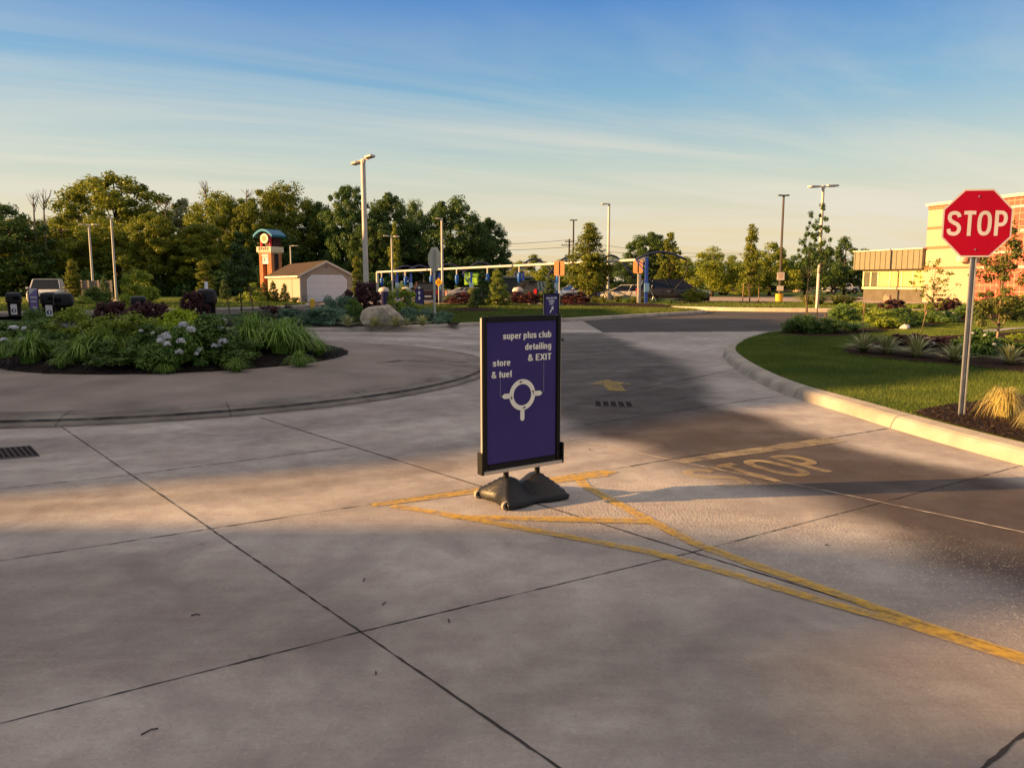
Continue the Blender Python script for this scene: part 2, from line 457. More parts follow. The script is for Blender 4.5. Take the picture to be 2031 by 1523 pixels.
GL = {
 ' ': (.34, []),
 'o': (.72, [_bowl(0, 360)]), 'c': (.66, [_bowl(38, 322)]),
 'e': (.70, [_bowl(0, 322), [(.10, .53), (.515, .53)]]),
 's': (.66, [_sm([(.50, .70), (.44, .84), (.29, .885), (.14, .83), (.10, .70), (.18, .59), (.30, .52), (.43, .45), (.50, .32), (.44, .17), (.29, .115), (.13, .16), (.08, .31)])]),
 'u': (.73, [[(.11, 1), (.11, .5)] + _arc(.31, .42, .20, .305, 180, 300, 8), [(.52, 1), (.52, 0)]]),
 'n': (.73, [[(.11, 0), (.11, 1)], _arc(.31, .58, .20, .305, 150, 0, 9) + [(.51, .4), (.51, 0)]]),
 'r': (.48, [[(.11, 0), (.11, 1)], _arc(.37, .50, .25, .39, 165, 85, 6)]),
 'p': (.73, [[(.11, -.36), (.11, 1)], _arc(.31, .5, .21, .385, 150, -150, 18)]),
 'b': (.73, [[(.11, 0), (.11, 1.36)], _arc(.31, .5, .21, .385, 150, -150, 18)]),
 'd': (.73, [[(.51, 0), (.51, 1.36)], _arc(.31, .5, .21, .385, 30, 330, 18)]),
 'g': (.73, [[(.51, 1), (.51, .0)] + _arc(.31, -.02, .20, .25, 0, -165, 10), _arc(.31, .53, .21, .36, 30, 330, 18)]),
 'a': (.70, [_arc(.31, .66, .19, .225, 165, 0, 9) + [(.50, .55), (.50, .14), (.56, .04)], _sm([(.49, .56), (.30, .52), (.13, .44), (.10, .27), (.18, .13), (.30, .11), (.42, .17), (.49, .31)])]),
 't': (.44, [[(.20, 1.26), (.20, .25)] + _arc(.34, .25, .14, .145, 180, 270, 5), [(.02, .90), (.38, .90)]]),
 'f': (.44, [[(.20, 0), (.20, 1.05)] + _arc(.35, 1.05, .15, .20, 180, 90, 5), [(.02, .90), (.38, .90)]]),
 'i': (.32, [[(.13, 0), (.13, 1)], [(.13, 1.15), (.13, 1.37)]]), 'l': (.32, [[(.13, 0), (.13, 1.36)]]),
 'E': (.74, [[(.13, 0), (.13, 1.36)], [(.13, 1.25), (.62, 1.25)], [(.13, .70), (.58, .70)], [(.13, .11), (.63, .11)]]),
 'X': (.76, [[(.06, 0), (.66, 1.36)], [(.06, 1.36), (.66, 0)]]), 'I': (.34, [[(.14, 0), (.14, 1.36)]]),
 'T': (.70, [[(.33, 0), (.33, 1.36)], [(.02, 1.25), (.64, 1.25)]]),
 'S': (.80, [_sm([(.62, 1.02), (.56, 1.18), (.36, 1.25), (.16, 1.18), (.11, .98), (.19, .82), (.36, .71), (.55, .60), (.64, .40), (.56, .18), (.36, .11), (.15, .18), (.09, .38)])]),
 'O': (.84, [_arc(.38, .68, .27, .57, 0, 360, 26)]),
 'P': (.76, [[(.13, 0), (.13, 1.36)], [(.13, 1.25), (.34, 1.25)] + _arc(.34, .925, .25, .325, 90, -90, 12, 2.3) + [(.13, .60)]]),
 '&': (.84, [_sm([(.74, .02), (.58, .24), (.30, .74), (.20, .98), (.25, 1.19), (.37, 1.27), (.49, 1.17), (.50, .98), (.38, .80), (.18, .62), (.10, .38), (.18, .16), (.36, .09), (.54, .22), (.66, .46), (.69, .62)])]),
}
def stroke_text(name, txt, x, z, height_x, width, m, parent=None, align='LEFT', wt=.225, y=0.0, plane='xz', loc=None, rot=None, gap=.03, slots=None):
    """txt laid out from strokes; height_x = x-height, width = total width of the line"""
    adv = sum(GL[c][0] + gap for c in txt); sx = width / (adv - .1); mb = MB(); cx = 0; lay = 0
    x0 = {'LEFT': x, 'RIGHT': x - width, 'CENTER': x - width / 2}[align]
    for c in txt:
        for pl in GL[c][1]:
            P = [Vector((a, b, 0)) for a, b in pl]; closed = (P[0] - P[-1]).length < 1e-4
            n = len(P); vs = []; lay += 1
            for i in range(n):
                if closed: a, b = P[(i - 1) % (n - 1)], P[(i + 1) % (n - 1)]
                else: a, b = P[max(i - 1, 0)], P[min(i + 1, n - 1)]
                t = (b - a).normalized(); nn = Vector((-t.y, t.x, 0)) * wt / 2
                # upright strokes keep their weight when the line is squeezed
                for s in (-1, 1):
                    q = P[i] + nn * s
                    X = x0 + (cx + q.x) * sx; Z = z + q.y * height_x; o = lay * 0.00003
                    vs.append((X, y - o, Z) if plane == 'xz' else (X, Z, y + o * 6))
            mb.add(vs, [(2 * i, 2 * i + 1, 2 * i + 3, 2 * i + 2) for i in range(n - 1)])
        cx += GL[c][0] + gap
    o = mb.build(name, m, parent, loc)
    if rot: o.rotation_euler = rot
    return o

# ================================================================== GROUND
def road_mat():
    m = bpy.data.materials.new('concrete'); m.use_nodes = True
    n, l = nd(m); b = n['Principled BSDF']; b.inputs['Specular IOR Level'].default_value = 0.1
    t = n.new('ShaderNodeTexCoord')
    def noise(sc, det=6, ro=0.55, dist=0.0, vec=None):
        q = n.new('ShaderNodeTexNoise'); q.inputs['Scale'].default_value = sc; q.inputs['Detail'].default_value = det
        q.inputs['Roughness'].default_value = ro; q.inputs['Distortion'].default_value = dist
        l.new(vec or t.outputs['Object'], q.inputs['Vector']); return q.outputs[0]
    def rng_(v, a, b2, c, d):
        q = n.new('ShaderNodeMapRange'); q.inputs[1].default_value = a; q.inputs[2].default_value = b2; q.inputs[3].default_value = c; q.inputs[4].default_value = d
        l.new(v, q.inputs[0]); return q.outputs[0]
    def mix(f, a, b2):
        q = n.new('ShaderNodeMix'); q.data_type = 'RGBA'
        if isinstance(f, float): q.inputs[0].default_value = f
        else: l.new(f, q.inputs[0])
        for k, v in (('A', a), ('B', b2)):
            if isinstance(v, tuple): q.inputs[k].default_value = (*v, 1)
            else: l.new(v, q.inputs[k])
        return q.outputs['Result']
    def mth(op, a, b2):
        q = n.new('ShaderNodeMath'); q.operation = op; q.use_clamp = True
        for i, v in enumerate((a, b2)):
            if isinstance(v, float): q.inputs[i].default_value = v
            else: l.new(v, q.inputs[i])
        return q.outputs[0]
    st = n.new('ShaderNodeAttribute'); st.attribute_name = 'stain'
    ag = n.new('ShaderNodeAttribute'); ag.attribute_name = 'aggregate'
    base = mix(rng_(noise(0.45, 8, 0.6, 0.3), 0.36, 0.66, 0.0, 1.0), (0.27, 0.235, 0.207), (0.48, 0.435, 0.385))
    base = mix(rng_(noise(4.0, 8, 0.65), 0.38, 0.7, 0.0, 0.6), base, (0.21, 0.165, 0.158))
    # streaky broom finish
    mp = n.new('ShaderNodeMapping'); mp.inputs['Scale'].default_value = (0.5, 6.0, 1.0); mp.inputs['Rotation'].default_value = (0, 0, R(-40))
    l.new(t.outputs['Object'], mp.inputs[0])
    base = mix(rng_(noise(3.0, 6, 0.6, 0.2, mp.outputs[0]), 0.45, 0.7, 0.0, 0.18), base, (0.47, 0.42, 0.38))
    # sandy grain and pinholes
    base = mix(rng_(noise(55.0, 4, 0.8), 0.52, 0.68, 0.0, 0.35), base, (0.12, 0.10, 0.09))
    base = mix(rng_(noise(38.0, 4, 0.8), 0.56, 0.7, 0.0, 0.35), base, (0.62, 0.55, 0.47))
    # tyre grime carried by the mesh attribute
    sm = mth('MULTIPLY', st.outputs['Fac'], rng_(noise(1.6, 8, 0.62, 0.4), 0.25, 0.62, 0.9, 1.0))
    pur = rng_(noise(0.9, 9, 0.65, 1.2), 0.5, 0.62, 0.0, 0.42)
    base = mix(pur, base, (0.20, 0.168, 0.158))
    base = mix(sm, base, (0.040, 0.029, 0.025))
    # scattered dark scuffs and spots
    sp = mth('MULTIPLY', rng_(noise(9.0, 9, 0.7, 0.5), 0.62, 0.70, 0.0, 1.0), rng_(noise(0.8, 3), 0.48, 0.62, 0.0, 0.55))
    base = mix(sp, base, (0.09, 0.08, 0.08))
    # exposed aggregate
    vo = n.new('ShaderNodeTexVoronoi'); vo.inputs['Scale'].default_value = 62.0; l.new(t.outputs['Object'], vo.inputs['Vector'])
    hi = mth('MULTIPLY', rng_(vo.outputs['Distance'], 0.18, 0.36, 1.0, 0.0), rng_(noise(30.0, 3), 0.45, 0.6, 0.0, 1.0))
    base = mix(mth('MULTIPLY', hi, mth('MULTIPLY', ag.outputs['Fac'], 0.6)), base, (0.72, 0.62, 0.5))
    l.new(base, b.inputs['Base Color'])
    l.new(rng_(noise(2.0, 5), 0.3, 0.7, 0.55, 0.8), b.inputs['Roughness'])
    h = n.new('ShaderNodeMath'); h.operation = 'MULTIPLY_ADD'
    l.new(vo.outputs['Distance'], h.inputs[0]); l.new(rng_(ag.outputs['Fac'], 0.0, 1.0, -0.05, -1.0), h.inputs[1]); l.new(noise(45.0, 5, 0.7), h.inputs[2])
    bp = n.new('ShaderNodeBump'); bp.inputs['Strength'].default_value = 0.5; bp.inputs['Distance'].default_value = 0.006
    l.new(h.outputs[0], bp.inputs['Height']); l.new(bp.outputs[0], b.inputs['Normal'])
    MATS['concrete'] = m
    return m
M_ROAD = road_mat()
M_KERB = mat('kerb_concrete', (0.32, 0.285, 0.24), 0.8, var=0.18, scale=2.5, bump=0.3, bscale=60, dirt=(0.13, 0.115, 0.1), dscale=2.2, damt=0.45)
M_GAP = mat('joint_filler', (0.045, 0.04, 0.04), 0.9)
M_ASPH = mat('asphalt', (0.075, 0.068, 0.066), 0.85, var=0.25, scale=0.35, bump=0.4, bscale=70)
M_APRON = mat('apron_concrete', (0.225, 0.19, 0.168), 0.85, var=0.14, scale=1.2, bump=0.5, bscale=90, dirt=(0.09, 0.075, 0.07), dscale=0.9, damt=0.5)
M_MULCH = mat('black_mulch', (0.013, 0.010, 0.009), 0.95, var=0.5, scale=9, bump=1.0, bscale=26)
M_BROWNMULCH = mat('brown_mulch', (0.030, 0.017, 0.011), 0.95, var=0.5, scale=9, bump=1.0, bscale=26)
M_GRASS = mat('lawn', (0.055, 0.088, 0.015), 0.9, var=0.35, scale=0.9, bump=0.8, bscale=18, dirt=(0.085, 0.068, 0.026), dscale=0.6, damt=0.6)
M_BLADE = leafmat('grass_blades', (0.042, 0.084, 0.012), (0.160, 0.190, 0.028), trans=0.3, scale=0.9)
M_PATHC = mat('pavement_concrete', (0.36, 0.28, 0.235), 0.85, var=0.12, scale=0.6)

ground = MB().quad((-900, -300, -0.05), (900, -300, -0.05), (900, 2500, -0.05), (-900, 2500, -0.05)).build('ground', M_GRASS)
tag(ground, kind='structure')
sheet('asphalt_road', [(-120, -60), (120, -60), (120, 62), (60, 78), (-4, 78), (-14, 71), (-18, 63), (-17.5, 56), (-13.0, 50.5), (-15, 45), (-22, 40.2), (-40, 36), (-120, 34)], -0.012, M_ASPH)

# near concrete road, a fine sheet so that grime can be carried on it
ISL_C = (-6.40, 14.55); ISL_R = 6.0
def seg_dist(X, Y, pts):
    d = np.full(X.shape, 1e9); side = np.zeros(X.shape)
    for (x0, y0), (x1, y1) in zip(pts[:-1], pts[1:]):
        L2 = (x1 - x0) ** 2 + (y1 - y0) ** 2
        t = np.clip(((X - x0) * (x1 - x0) + (Y - y0) * (y1 - y0)) / L2, 0, 1)
        dd = np.hypot(X - x0 - t * (x1 - x0), Y - y0 - t * (y1 - y0)); d = np.minimum(d, dd)
    return d
def sstep(a, b, x): t = np.clip((x - a) / (b - a), 0, 1); return t * t * (3 - 2 * t)
def vnoise(X, Y, s, seed):
    rs = np.random.default_rng(seed); g = rs.uniform(0, 1, (64, 64))
    x = X / s; y = Y / s; xi = np.floor(x).astype(int); yi = np.floor(y).astype(int); fx = x - xi; fy = y - yi
    fx = fx * fx * (3 - 2 * fx); fy = fy * fy * (3 - 2 * fy)
    a = g[xi % 64, yi % 64]; b = g[(xi + 1) % 64, yi % 64]; c = g[xi % 64, (yi + 1) % 64]; d = g[(xi + 1) % 64, (yi + 1) % 64]
    return (a * (1 - fx) + b * fx) * (1 - fy) + (c * (1 - fx) + d * fx) * fy
xs = np.arange(-34, 16.01, 0.14); ys = np.concatenate([np.arange(-3, 9, 0.09), np.arange(9, 32.5, 0.16)])
XX, YY = np.meshgrid(xs, ys, indexing='ij')
nv = (vnoise(XX, YY, 1.3, 1) - 0.5) * 1.0 + (vnoise(XX, YY, 0.45, 2) - 0.5) * 0.45
lane = [(-1.5, 26), (0.6, 21.5), (1.35, 17.5), (1.45, 14), (1.3, 11), (1.75, 9.0), (2.55, 7.3), (3.1, 5.9), (3.45, 4.6), (3.7, 2.5)]
lanep = [(0.2, 25), (-0.3, 20), (-0.1, 14), (0.4, 9), (0.6, 8.1), (1.45, 7.0), (1.8, 6.2), (2.4, 5.75), (2.6, 4.9), (2.45, 4.35), (2.7, 3.6), (2.9, 2.4), (5.2, 2), (4.8, 5.5), (4.15, 6.5), (3.65, 7.5), (3.45, 8.2), (3.2, 9.3), (2.85, 9.9), (2.85, 10.6), (3.1, 12.1), (3.5, 14.4), (3.5, 18), (3.0, 25)]
sd = seg_dist(XX, YY, lanep + lanep[:1]) * np.where(inpoly(XX, YY, lanep), 1, -1)
pale_ = 0.0
s1 = sstep(-0.22, 0.42, sd + nv * 0.42) * np.interp(YY, [2, 4, 9, 20, 26], [0.92, 0.98, 1.0, 0.88, 0.6]) * (0.90 + 0.16 * vnoise(XX * 0.6 + YY * .5, YY * 2.2 - XX, 1.0, 9))
rr = np.hypot(XX - ISL_C[0], YY - ISL_C[1])
s2 = (1 - sstep(0.25, 0.8, np.abs(rr - 7.2 + nv * 0.3))) * 0.33 + (1 - sstep(0.2, 0.85, np.abs(rr - 9.3 + nv * 0.4))) * 0.30
s3 = (1 - sstep(0.2, 1.0, np.abs(seg_dist(XX, YY, [(-3, 3.9), (0.4, 3.35), (1.3, 2.6)]) + nv * 0.4))) * 0.26
trk = np.zeros_like(XX); rq = np.random.default_rng(8)
for q in range(26):
    r_ = rq.uniform(6.6, 13.5); a_ = rq.uniform(-2.6, -.2); l_ = rq.uniform(.15, .6); ang__ = np.arctan2(YY - ISL_C[1], XX - ISL_C[0])
    trk = np.maximum(trk, (1 - sstep(0.05, 0.16, np.abs(rr - r_ - .35 * (ang__ - a_) + nv * .06))) * (1 - sstep(l_ * .5, l_, np.abs(ang__ - a_))) * rq.uniform(.06, .2))
gut = (1 - sstep(0.0, 0.22, rr - 6.0)) * 0.35
stain = np.clip(np.maximum(np.maximum(s1, s2), s3) + gut + trk + (vnoise(XX, YY, 2.7, 5) - 0.5) * 0.16, 0, 0.96)
agg = (1 - sstep(0.3, 1.15, seg_dist(XX, YY, [(0.8, 5.25), (2.2, 4.6), (3.0, 3.6), (3.2, 2.8)]) + nv * 0.5))
agg = np.maximum(agg, (1 - sstep(0.2, 0.9, seg_dist(XX, YY, [(0.8, 6.1), (1.8, 6.0)]) + nv * 0.4)) * 0.6)
nx, ny = XX.shape
V = np.stack([XX, YY, np.zeros_like(XX)], -1).reshape(-1, 3)
ii, jj = np.meshgrid(np.arange(nx - 1), np.arange(ny - 1), indexing='ij')
F = np.stack([ii * ny + jj, (ii + 1) * ny + jj, (ii + 1) * ny + jj + 1, ii * ny + jj + 1], -1).reshape(-1, 4)
ctr = V[F].mean(1)
keep = ~((ctr[:, 1] > 24.6 + 0.12 * ctr[:, 0]) & (ctr[:, 0] > 3.0))
road = np_mesh('concrete_road', V, F[keep], M_ROAD)
for nm, arr in (('stain', stain), ('aggregate', agg)):
    at = road.data.attributes.new(nm, 'FLOAT', 'POINT'); at.data.foreach_set('value', arr.ravel().astype(np.float32))
tag(road, kind='structure')

# saw-cut joints
def strip(pts, w, z, seed=1, jag=0.0, wj=0.0, step=0.05, mb=None, mi=0):
    mb = mb or MB(); rs = random.Random(seed)
    for a, b in zip(pts[:-1], pts[1:]):
        a = Vector((a[0], a[1], 0)); b = Vector((b[0], b[1], 0)); n = max(1, int((b - a).length / step)); t = (b - a).normalized(); nn = Vector((-t.y, t.x, 0))
        vs = []
        for i in range(n + 1):
            c = a.lerp(b, i / n) + nn * rs.uniform(-jag, jag); ww = w * (1 + rs.uniform(-wj, wj)) / 2
            vs += [(c.x - nn.x * ww, c.y - nn.y * ww, z), (c.x + nn.x * ww, c.y + nn.y * ww, z)]
        mb.add(vs, [(2 * i, 2 * i + 2, 2 * i + 3, 2 * i + 1) for i in range(n)], mi)
    return mb
def gx(p): v = G(*p); return (v.x, v.y)
jm = MB()
def ext(a, b, e0=0, e1=0):
    a = Vector(gx(a)); b = Vector(gx(b)); t = (b - a).normalized(); return [a - t * e0, b + t * e1]
strip(ext((515, 828), (2031, 1300), 0, 3), 0.012, 0.003, 1, 0.0016, 0.45, mb=jm)
strip(ext((115, 842), (1110, 1523), 0, 3), 0.009, 0.003, 2, 0.0016, 0.6, mb=jm)
strip([Vector(gx((0, 1435))) - Vector((3, 2.2)), gx((0, 1435)), gx((715, 1253)), gx((1375, 1095)), gx((2031, 922))], 0.007, 0.003, 3, 0.0016, 0.7, mb=jm)
strip([Vector(gx((0, 1112))) - Vector((4, 2.6)), gx((0, 1112)), gx((410, 1050)), gx((950, 967)), gx((1250, 925))], 0.007, 0.003, 4, 0.003, 0.8, mb=jm)
strip([gx((1250, 925)), gx((1345, 908)), gx((1650, 868)), gx((1760, 850))], 0.012, 0.003, 5, 0.003, 0.6, mb=jm)
strip([Vector(gx((0, 970))) - Vector((4, 2.0)), gx((0, 970)), gx((250, 943)), gx((700, 886))], 0.008, 0.003, 6, 0.003, 0.8, mb=jm)
strip(ext((1950, 1523), (2031, 1455), 1, 2), 0.014, 0.003, 7, 0.004, 0.5, mb=jm)
strip([gx((1160, 842)), gx((1480, 795)), gx((1640, 771))], 0.012, 0.003, 9, 0.004, 0.6, mb=jm)
strip([gx((1180, 790)), gx((1400, 745)), gx((1480, 728))], 0.012, 0.003, 10, 0.004, 0.6, mb=jm)
for r0, w0, z0 in ((6.014, .02, .004), (5.885, .032, .068)):
    strip([(ISL_C[0] + r0 * math.cos(a), ISL_C[1] + r0 * math.sin(a)) for a in np.linspace(-2.6, .5, 70)], w0, z0, 12, .003, .55, step=.12, mb=jm)
tag(jm.build('road_joints', M_GAP), kind='structure')
lj = MB()
strip([gx((1130, 870)), gx((1330, 912)), gx((1700, 986)), gx((2031, 1056))], 0.012, 0.003, 8, 0.004, 0.7, mb=lj)
tag(lj.build('pale_road_joint', mat('pale_joint', (0.42, 0.36, 0.3), 0.9)), kind='structure')

# painted markings, worn through to the concrete
def paint_mat(name, col, wear=0.5, sc=7.0):
    m = bpy.data.materials.new(name); m.use_nodes = True
    n, l = nd(m); b = n['Principled BSDF']; b.inputs['Base Color'].default_value = (*col, 1); b.inputs['Roughness'].default_value = 0.8; b.inputs['Specular IOR Level'].default_value = 0.1
    t = n.new('ShaderNodeTexCoord'); q = n.new('ShaderNodeTexNoise'); q.inputs['Scale'].default_value = sc; q.inputs['Detail'].default_value = 10; q.inputs['Roughness'].default_value = 0.7
    l.new(t.outputs['Object'], q.inputs['Vector'])
    mr = n.new('ShaderNodeMapRange'); mr.inputs[1].default_value = 0.35; mr.inputs[2].default_value = 0.65
    mr.inputs[3].default_value = min(1, wear + 0.35); mr.inputs[4].default_value = max(0, wear - 0.35); l.new(q.outputs[0], mr.inputs[0])
    tr = n.new('ShaderNodeBsdfTransparent'); mx = n.new('ShaderNodeMixShader')
    l.new(mr.outputs[0], mx.inputs[0]); l.new(b.outputs[0], mx.inputs[1]); l.new(tr.outputs[0], mx.inputs[2]); l.new(mx.outputs[0], n['Material Output'].inputs[0])
    return m
M_YEL = paint_mat('yellow_road_paint', (0.54, 0.33, 0.06), 0.46, 14.0)
M_YELW = paint_mat('worn_yellow_road_paint', (0.40, 0.29, 0.09), 0.55)
M_CRM = paint_mat('worn_white_road_paint', (0.36, 0.29, 0.19), 0.62, 3.0)
ym = MB()
def band(pts, mb, z): mb.add([(*gx(p), z) for p in pts], [tuple(range(len(pts)))])
band([(740, 1006), (735, 1000), (1195, 933), (1225, 936), (1205, 945)], ym, 0.006)
strip([gx(q) for q in ((1146, 946), (1159, 964), (1224, 999), (1290, 1034), (1388, 1083), (1552, 1141), (1683, 1187), (1814, 1235), (1960, 1282), (2300, 1391))], 0.09, 0.007, 3, 0.002, 0.05, mb=ym)
strip([gx(q) for q in ((778, 1004), (880, 1020), (1093, 1059), (1290, 1096), (1421, 1131), (1617, 1189), (1814, 1244), (1960, 1290), (2300, 1398))], 0.085, 0.008, 4, 0.002, 0.05, mb=ym)
band([(870, 1022), (1100, 1026), (1285, 1030), (1290, 1040), (1100, 1036), (900, 1030)], ym, 0.009)
tag(ym.build('yellow_gore_marking', M_YEL), kind='structure')
wm = MB()
band([(1355, 920), (1345, 911), (1640, 868), (1680, 876)], wm, 0.006)
tag(wm.build('stop_bar_marking', M_CRM), kind='structure')
M_LET = paint_mat('worn_road_lettering', (0.48, 0.36, 0.18), 0.80, 2.4)
b0 = Vector(gx((1345, 911))); b1 = Vector(gx((1640, 868))); ux = (b1 - b0).normalized(); ang_ = math.atan2(ux.y, ux.x)
org = Vector(gx((1330, 930))); 
tm = stroke_text('stop_lettering', 'STOP', 0, 0, 0.50, 1.42, M_LET, None, wt=.19, plane='xy', y=0.007, loc=(org.x + .34, org.y - .70, 0), rot=(0, 0, ang_))
tag(tm, kind='structure')
am = MB()
A = Vector(gx((1213, 765))); 
am.add([(A.x + x, A.y + y, 0.006) for x, y in [(-0.13, -0.62), (0.15, -0.62), (0.15, 0.1), (0.36, 0.1), (0.0, 0.75), (-0.36, 0.1), (-0.13, 0.1)]], [(0, 1, 2, 6), (3, 4, 5)])
tag(am.build('yellow_arrow_marking', M_YELW), kind='structure')
# small debris on the pavement (twigs, leaf bits)
dm = MB(); rs = random.Random(3)
for p, s in (((297, 1452), .05), ((722, 1150), .035), ((762, 1198), .025), ((890, 1232), .03), ((745, 1336), .018), ((388, 1221), .035), ((1640, 1082), .02), ((1170, 892), .02)):
    c = G(*p); a = rs.uniform(0, 3); s *= .6
    dm.tube([(c.x - math.cos(a) * s, c.y - math.sin(a) * s, .004), (c.x, c.y + .01, .006), (c.x + math.cos(a) * s, c.y + math.sin(a) * s, .005)] , .0028, 4)
tag(dm.build('pavement_litter', mat('twig', (0.03, 0.025, 0.03), 0.9)), kind='stuff')

# drain grates
def grate(p0, p1, p2, n, label):
    a, b, c = G(*p0), G(*p1), G(*p2)
    u = b - a; w = c - b; o = empty('drain_grate', a, label, 'grate')
    q = lambda s, t, z=0.0: (u.x * s + w.x * t, u.y * s + w.y * t, z)
    MB().quad(q(0, 0, 0.0045), q(1, 0, 0.0045), q(1, 1, 0.0045), q(0, 1, 0.0045)).build('frame', mat('grate_iron', (0.05, 0.035, 0.035), 0.6, 0.3), o)
    mb = MB()
    for i in range(n):
        s0, s1 = (i + .16) / n, (i + .84) / n
        mb.quad(q(s0, .1, .0075), q(s1, .1, .0075), q(s1, .9, .0075), q(s0, .9, .0075))
    mb.build('slot', mat('grate_hole', (0.022, 0.015, 0.014), 1.0), o)
    return o
grate((1180, 806), (1258, 808), (1252, 797), 5, 'small iron drain grate in the lane behind the sign, nearer than the painted arrow')
grate((-60, 916), (80, 905), (60, 884), 12, 'large rusty drain grate in the pavement at the left edge')

# ------------------------------------------------------------------ roundabout
M_RKERB = mat('grimy_kerb_concrete', (0.20, 0.175, 0.155), 0.85, var=0.2, scale=2.5, bump=0.3, bscale=60, dirt=(0.07, 0.06, 0.055), dscale=1.6, damt=0.6)
circ = [Vector((ISL_C[0] + ISL_R * math.cos(a), ISL_C[1] + ISL_R * math.sin(a), 0)) for a in np.linspace(0, 2 * math.pi, 120, endpoint=False)]
kerb('roundabout_kerb', circ, [(0, 0), (0.02, 0.03), (0.10, 0.04), (0.15, 0.075), (0.46, 0.112), (0.5, 0.09)], [M_RKERB, M_GAP], closed=True, joint=1.9)
M_C = (-6.45, 15.1); M_R = 3.18
apr = MB(); nseg = 120
ro = ISL_R - 0.45
vs = []
for a in np.linspace(0, 2 * math.pi, nseg, endpoint=False):
    vs += [(ISL_C[0] + ro * math.cos(a), ISL_C[1] + ro * math.sin(a), 0.112), (M_C[0] + (M_R - .05) * math.cos(a), M_C[1] + (M_R - .05) * math.sin(a), 0.2)]
apr.add(vs, [(2 * i, 2 * ((i + 1) % nseg), 2 * ((i + 1) % nseg) + 1, 2 * i + 1) for i in range(nseg)])
tag(apr.build('roundabout_apron', M_APRON), kind='structure')
sk = MB(); strip([G(745, 722, .15).xy, G(800, 716, .15).xy, G(850, 718, .15).xy, G(925, 722, .15).xy], 0.18, 0.172, 4, .05, .6, .2, mb=sk)
strip([(-3.4, 19.0)] + [(ISL_C[0] + 5.72 * math.cos(a), ISL_C[1] + 5.72 * math.sin(a)) for a in np.linspace(-1.9, -.4, 30)][1:], 0.035, 0.112, 5, .012, .9, .12, mb=sk)
MATS.pop('x', None)
M_SCUFF = paint_mat('tyre_scuff', (0.035, 0.03, 0.03), 0.62, 5.0)
tag(sk.build('tyre_scuffs', M_SCUFF), kind='structure')

def mound(name, c, r, h, z0, m, rings=26, seg=90, seed=3, noise=0.02, fr=None):
    rs = random.Random(seed); vs = [(c[0], c[1], z0 + h)]; fs = []
    for i in range(1, rings + 1):
        t = i / rings
        for k in range(seg):
            a = 2 * math.pi * k / seg; rr_ = r * t * (fr(a) if fr else 1)
            z = z0 + h * (1 - t ** 2.4) + (rs.uniform(-1, 1) * noise if i < rings else -0.03)
            vs.append((c[0] + rr_ * math.cos(a), c[1] + rr_ * math.sin(a), z))
    for k in range(seg): fs.append((0, 1 + k, 1 + (k + 1) % seg))
    for i in range(rings - 1):
        for k in range(seg):
            a = 1 + i * seg + k; b = 1 + i * seg + (k + 1) % seg
            fs.append((a, a + seg, b + seg, b))
    o = MB().add(vs, fs).build(name, m, smooth=False)
    return tag(o, kind='structure')
mound('roundabout_mulch', M_C, M_R, 0.28, 0.2, M_MULCH, fr=lambda a: 1 + .012 * math.sin(9 * a) + .01 * math.sin(23 * a))

# ------------------------------------------------------------------ right-hand island
RK = [(7.5, 1.0), (5.9, 3.2), (5.0, 5.5), (4.60, 6.85), (4.34, 8.26), (4.20, 9.56), (4.02, 11.06), (4.05, 12.65), (4.33, 15.1), (4.85, 17.6), (5.9, 20.2), (7.3, 22.7), (8.9, 24.9), (10.8, 27.4), (13.5, 30.0), (18, 32.5), (26, 34), (40, 35)]
rk = list(reversed(catmull(RK)))          # island on the left of the direction of travel
KPROF = [(0, 0), (0.035, 0.085), (0.06, 0.115), (0.10, 0.135), (0.26, 0.15), (0.29, 0.11)]
kerb('island_kerb', rk, KPROF, [M_KERB, M_GAP], joint=2.3)
def inset(P, d):
    out = []
    for i, p in enumerate(P):
        a = P[max(i - 1, 0)]; b = P[min(i + 1, len(P) - 1)]; t = (b - a).normalized(); out.append((p.x - t.y * d, p.y + t.x * d))
    return out
rin = inset(rk, 0.27)
island_poly = rin + [(40, 1.0)]
sheet('island_lawn', island_poly, 0.135, M_GRASS)
def pxpoly(pts, z): return [tuple(G(x, y, z).xy) for x, y in pts]
bed1 = pxpoly([(1812, 820), (1840, 811), (1895, 803), (1950, 797), (2031, 786), (2120, 775), (2260, 830)], .15) + [(5.4, 5.4)]
kb = [p for p in rin if 5.4 < p[1] < 8.35]
bed1 = [p for p in bed1] + sorted(kb, key=lambda p: p[1])
sheet('mulch_bed', bed1, 0.165, M_BROWNMULCH)
bed2 = pxpoly([(1668, 697), (1700, 684), (1760, 676), (1850, 668), (1940, 664), (2031, 658), (2200, 650), (2200, 760), (2031, 739), (1900, 724), (1780, 714), (1700, 706)], .15)
sheet('yucca_bed', bed2, 0.165, M_BROWNMULCH)
bed3 = pxpoly([(1540, 664), (1560, 655), (1600, 642), (1700, 622), (1900, 614), (2200, 612), (2200, 622), (2031, 628), (1900, 641), (1760, 656), (1660, 668), (1600, 668)], .15)
sheet('shrub_bed', bed3, 0.165, M_BROWNMULCH)
pw = MB(); strip([G(1945, 661, .15).xy, G(1990, 655, .15).xy, G(2060, 650, .15).xy, G(2300, 644, .15).xy], 0.5, 0.19, 3, mb=pw, step=1)
tag(pw.build('stone_edging', M_KERB), kind='structure')

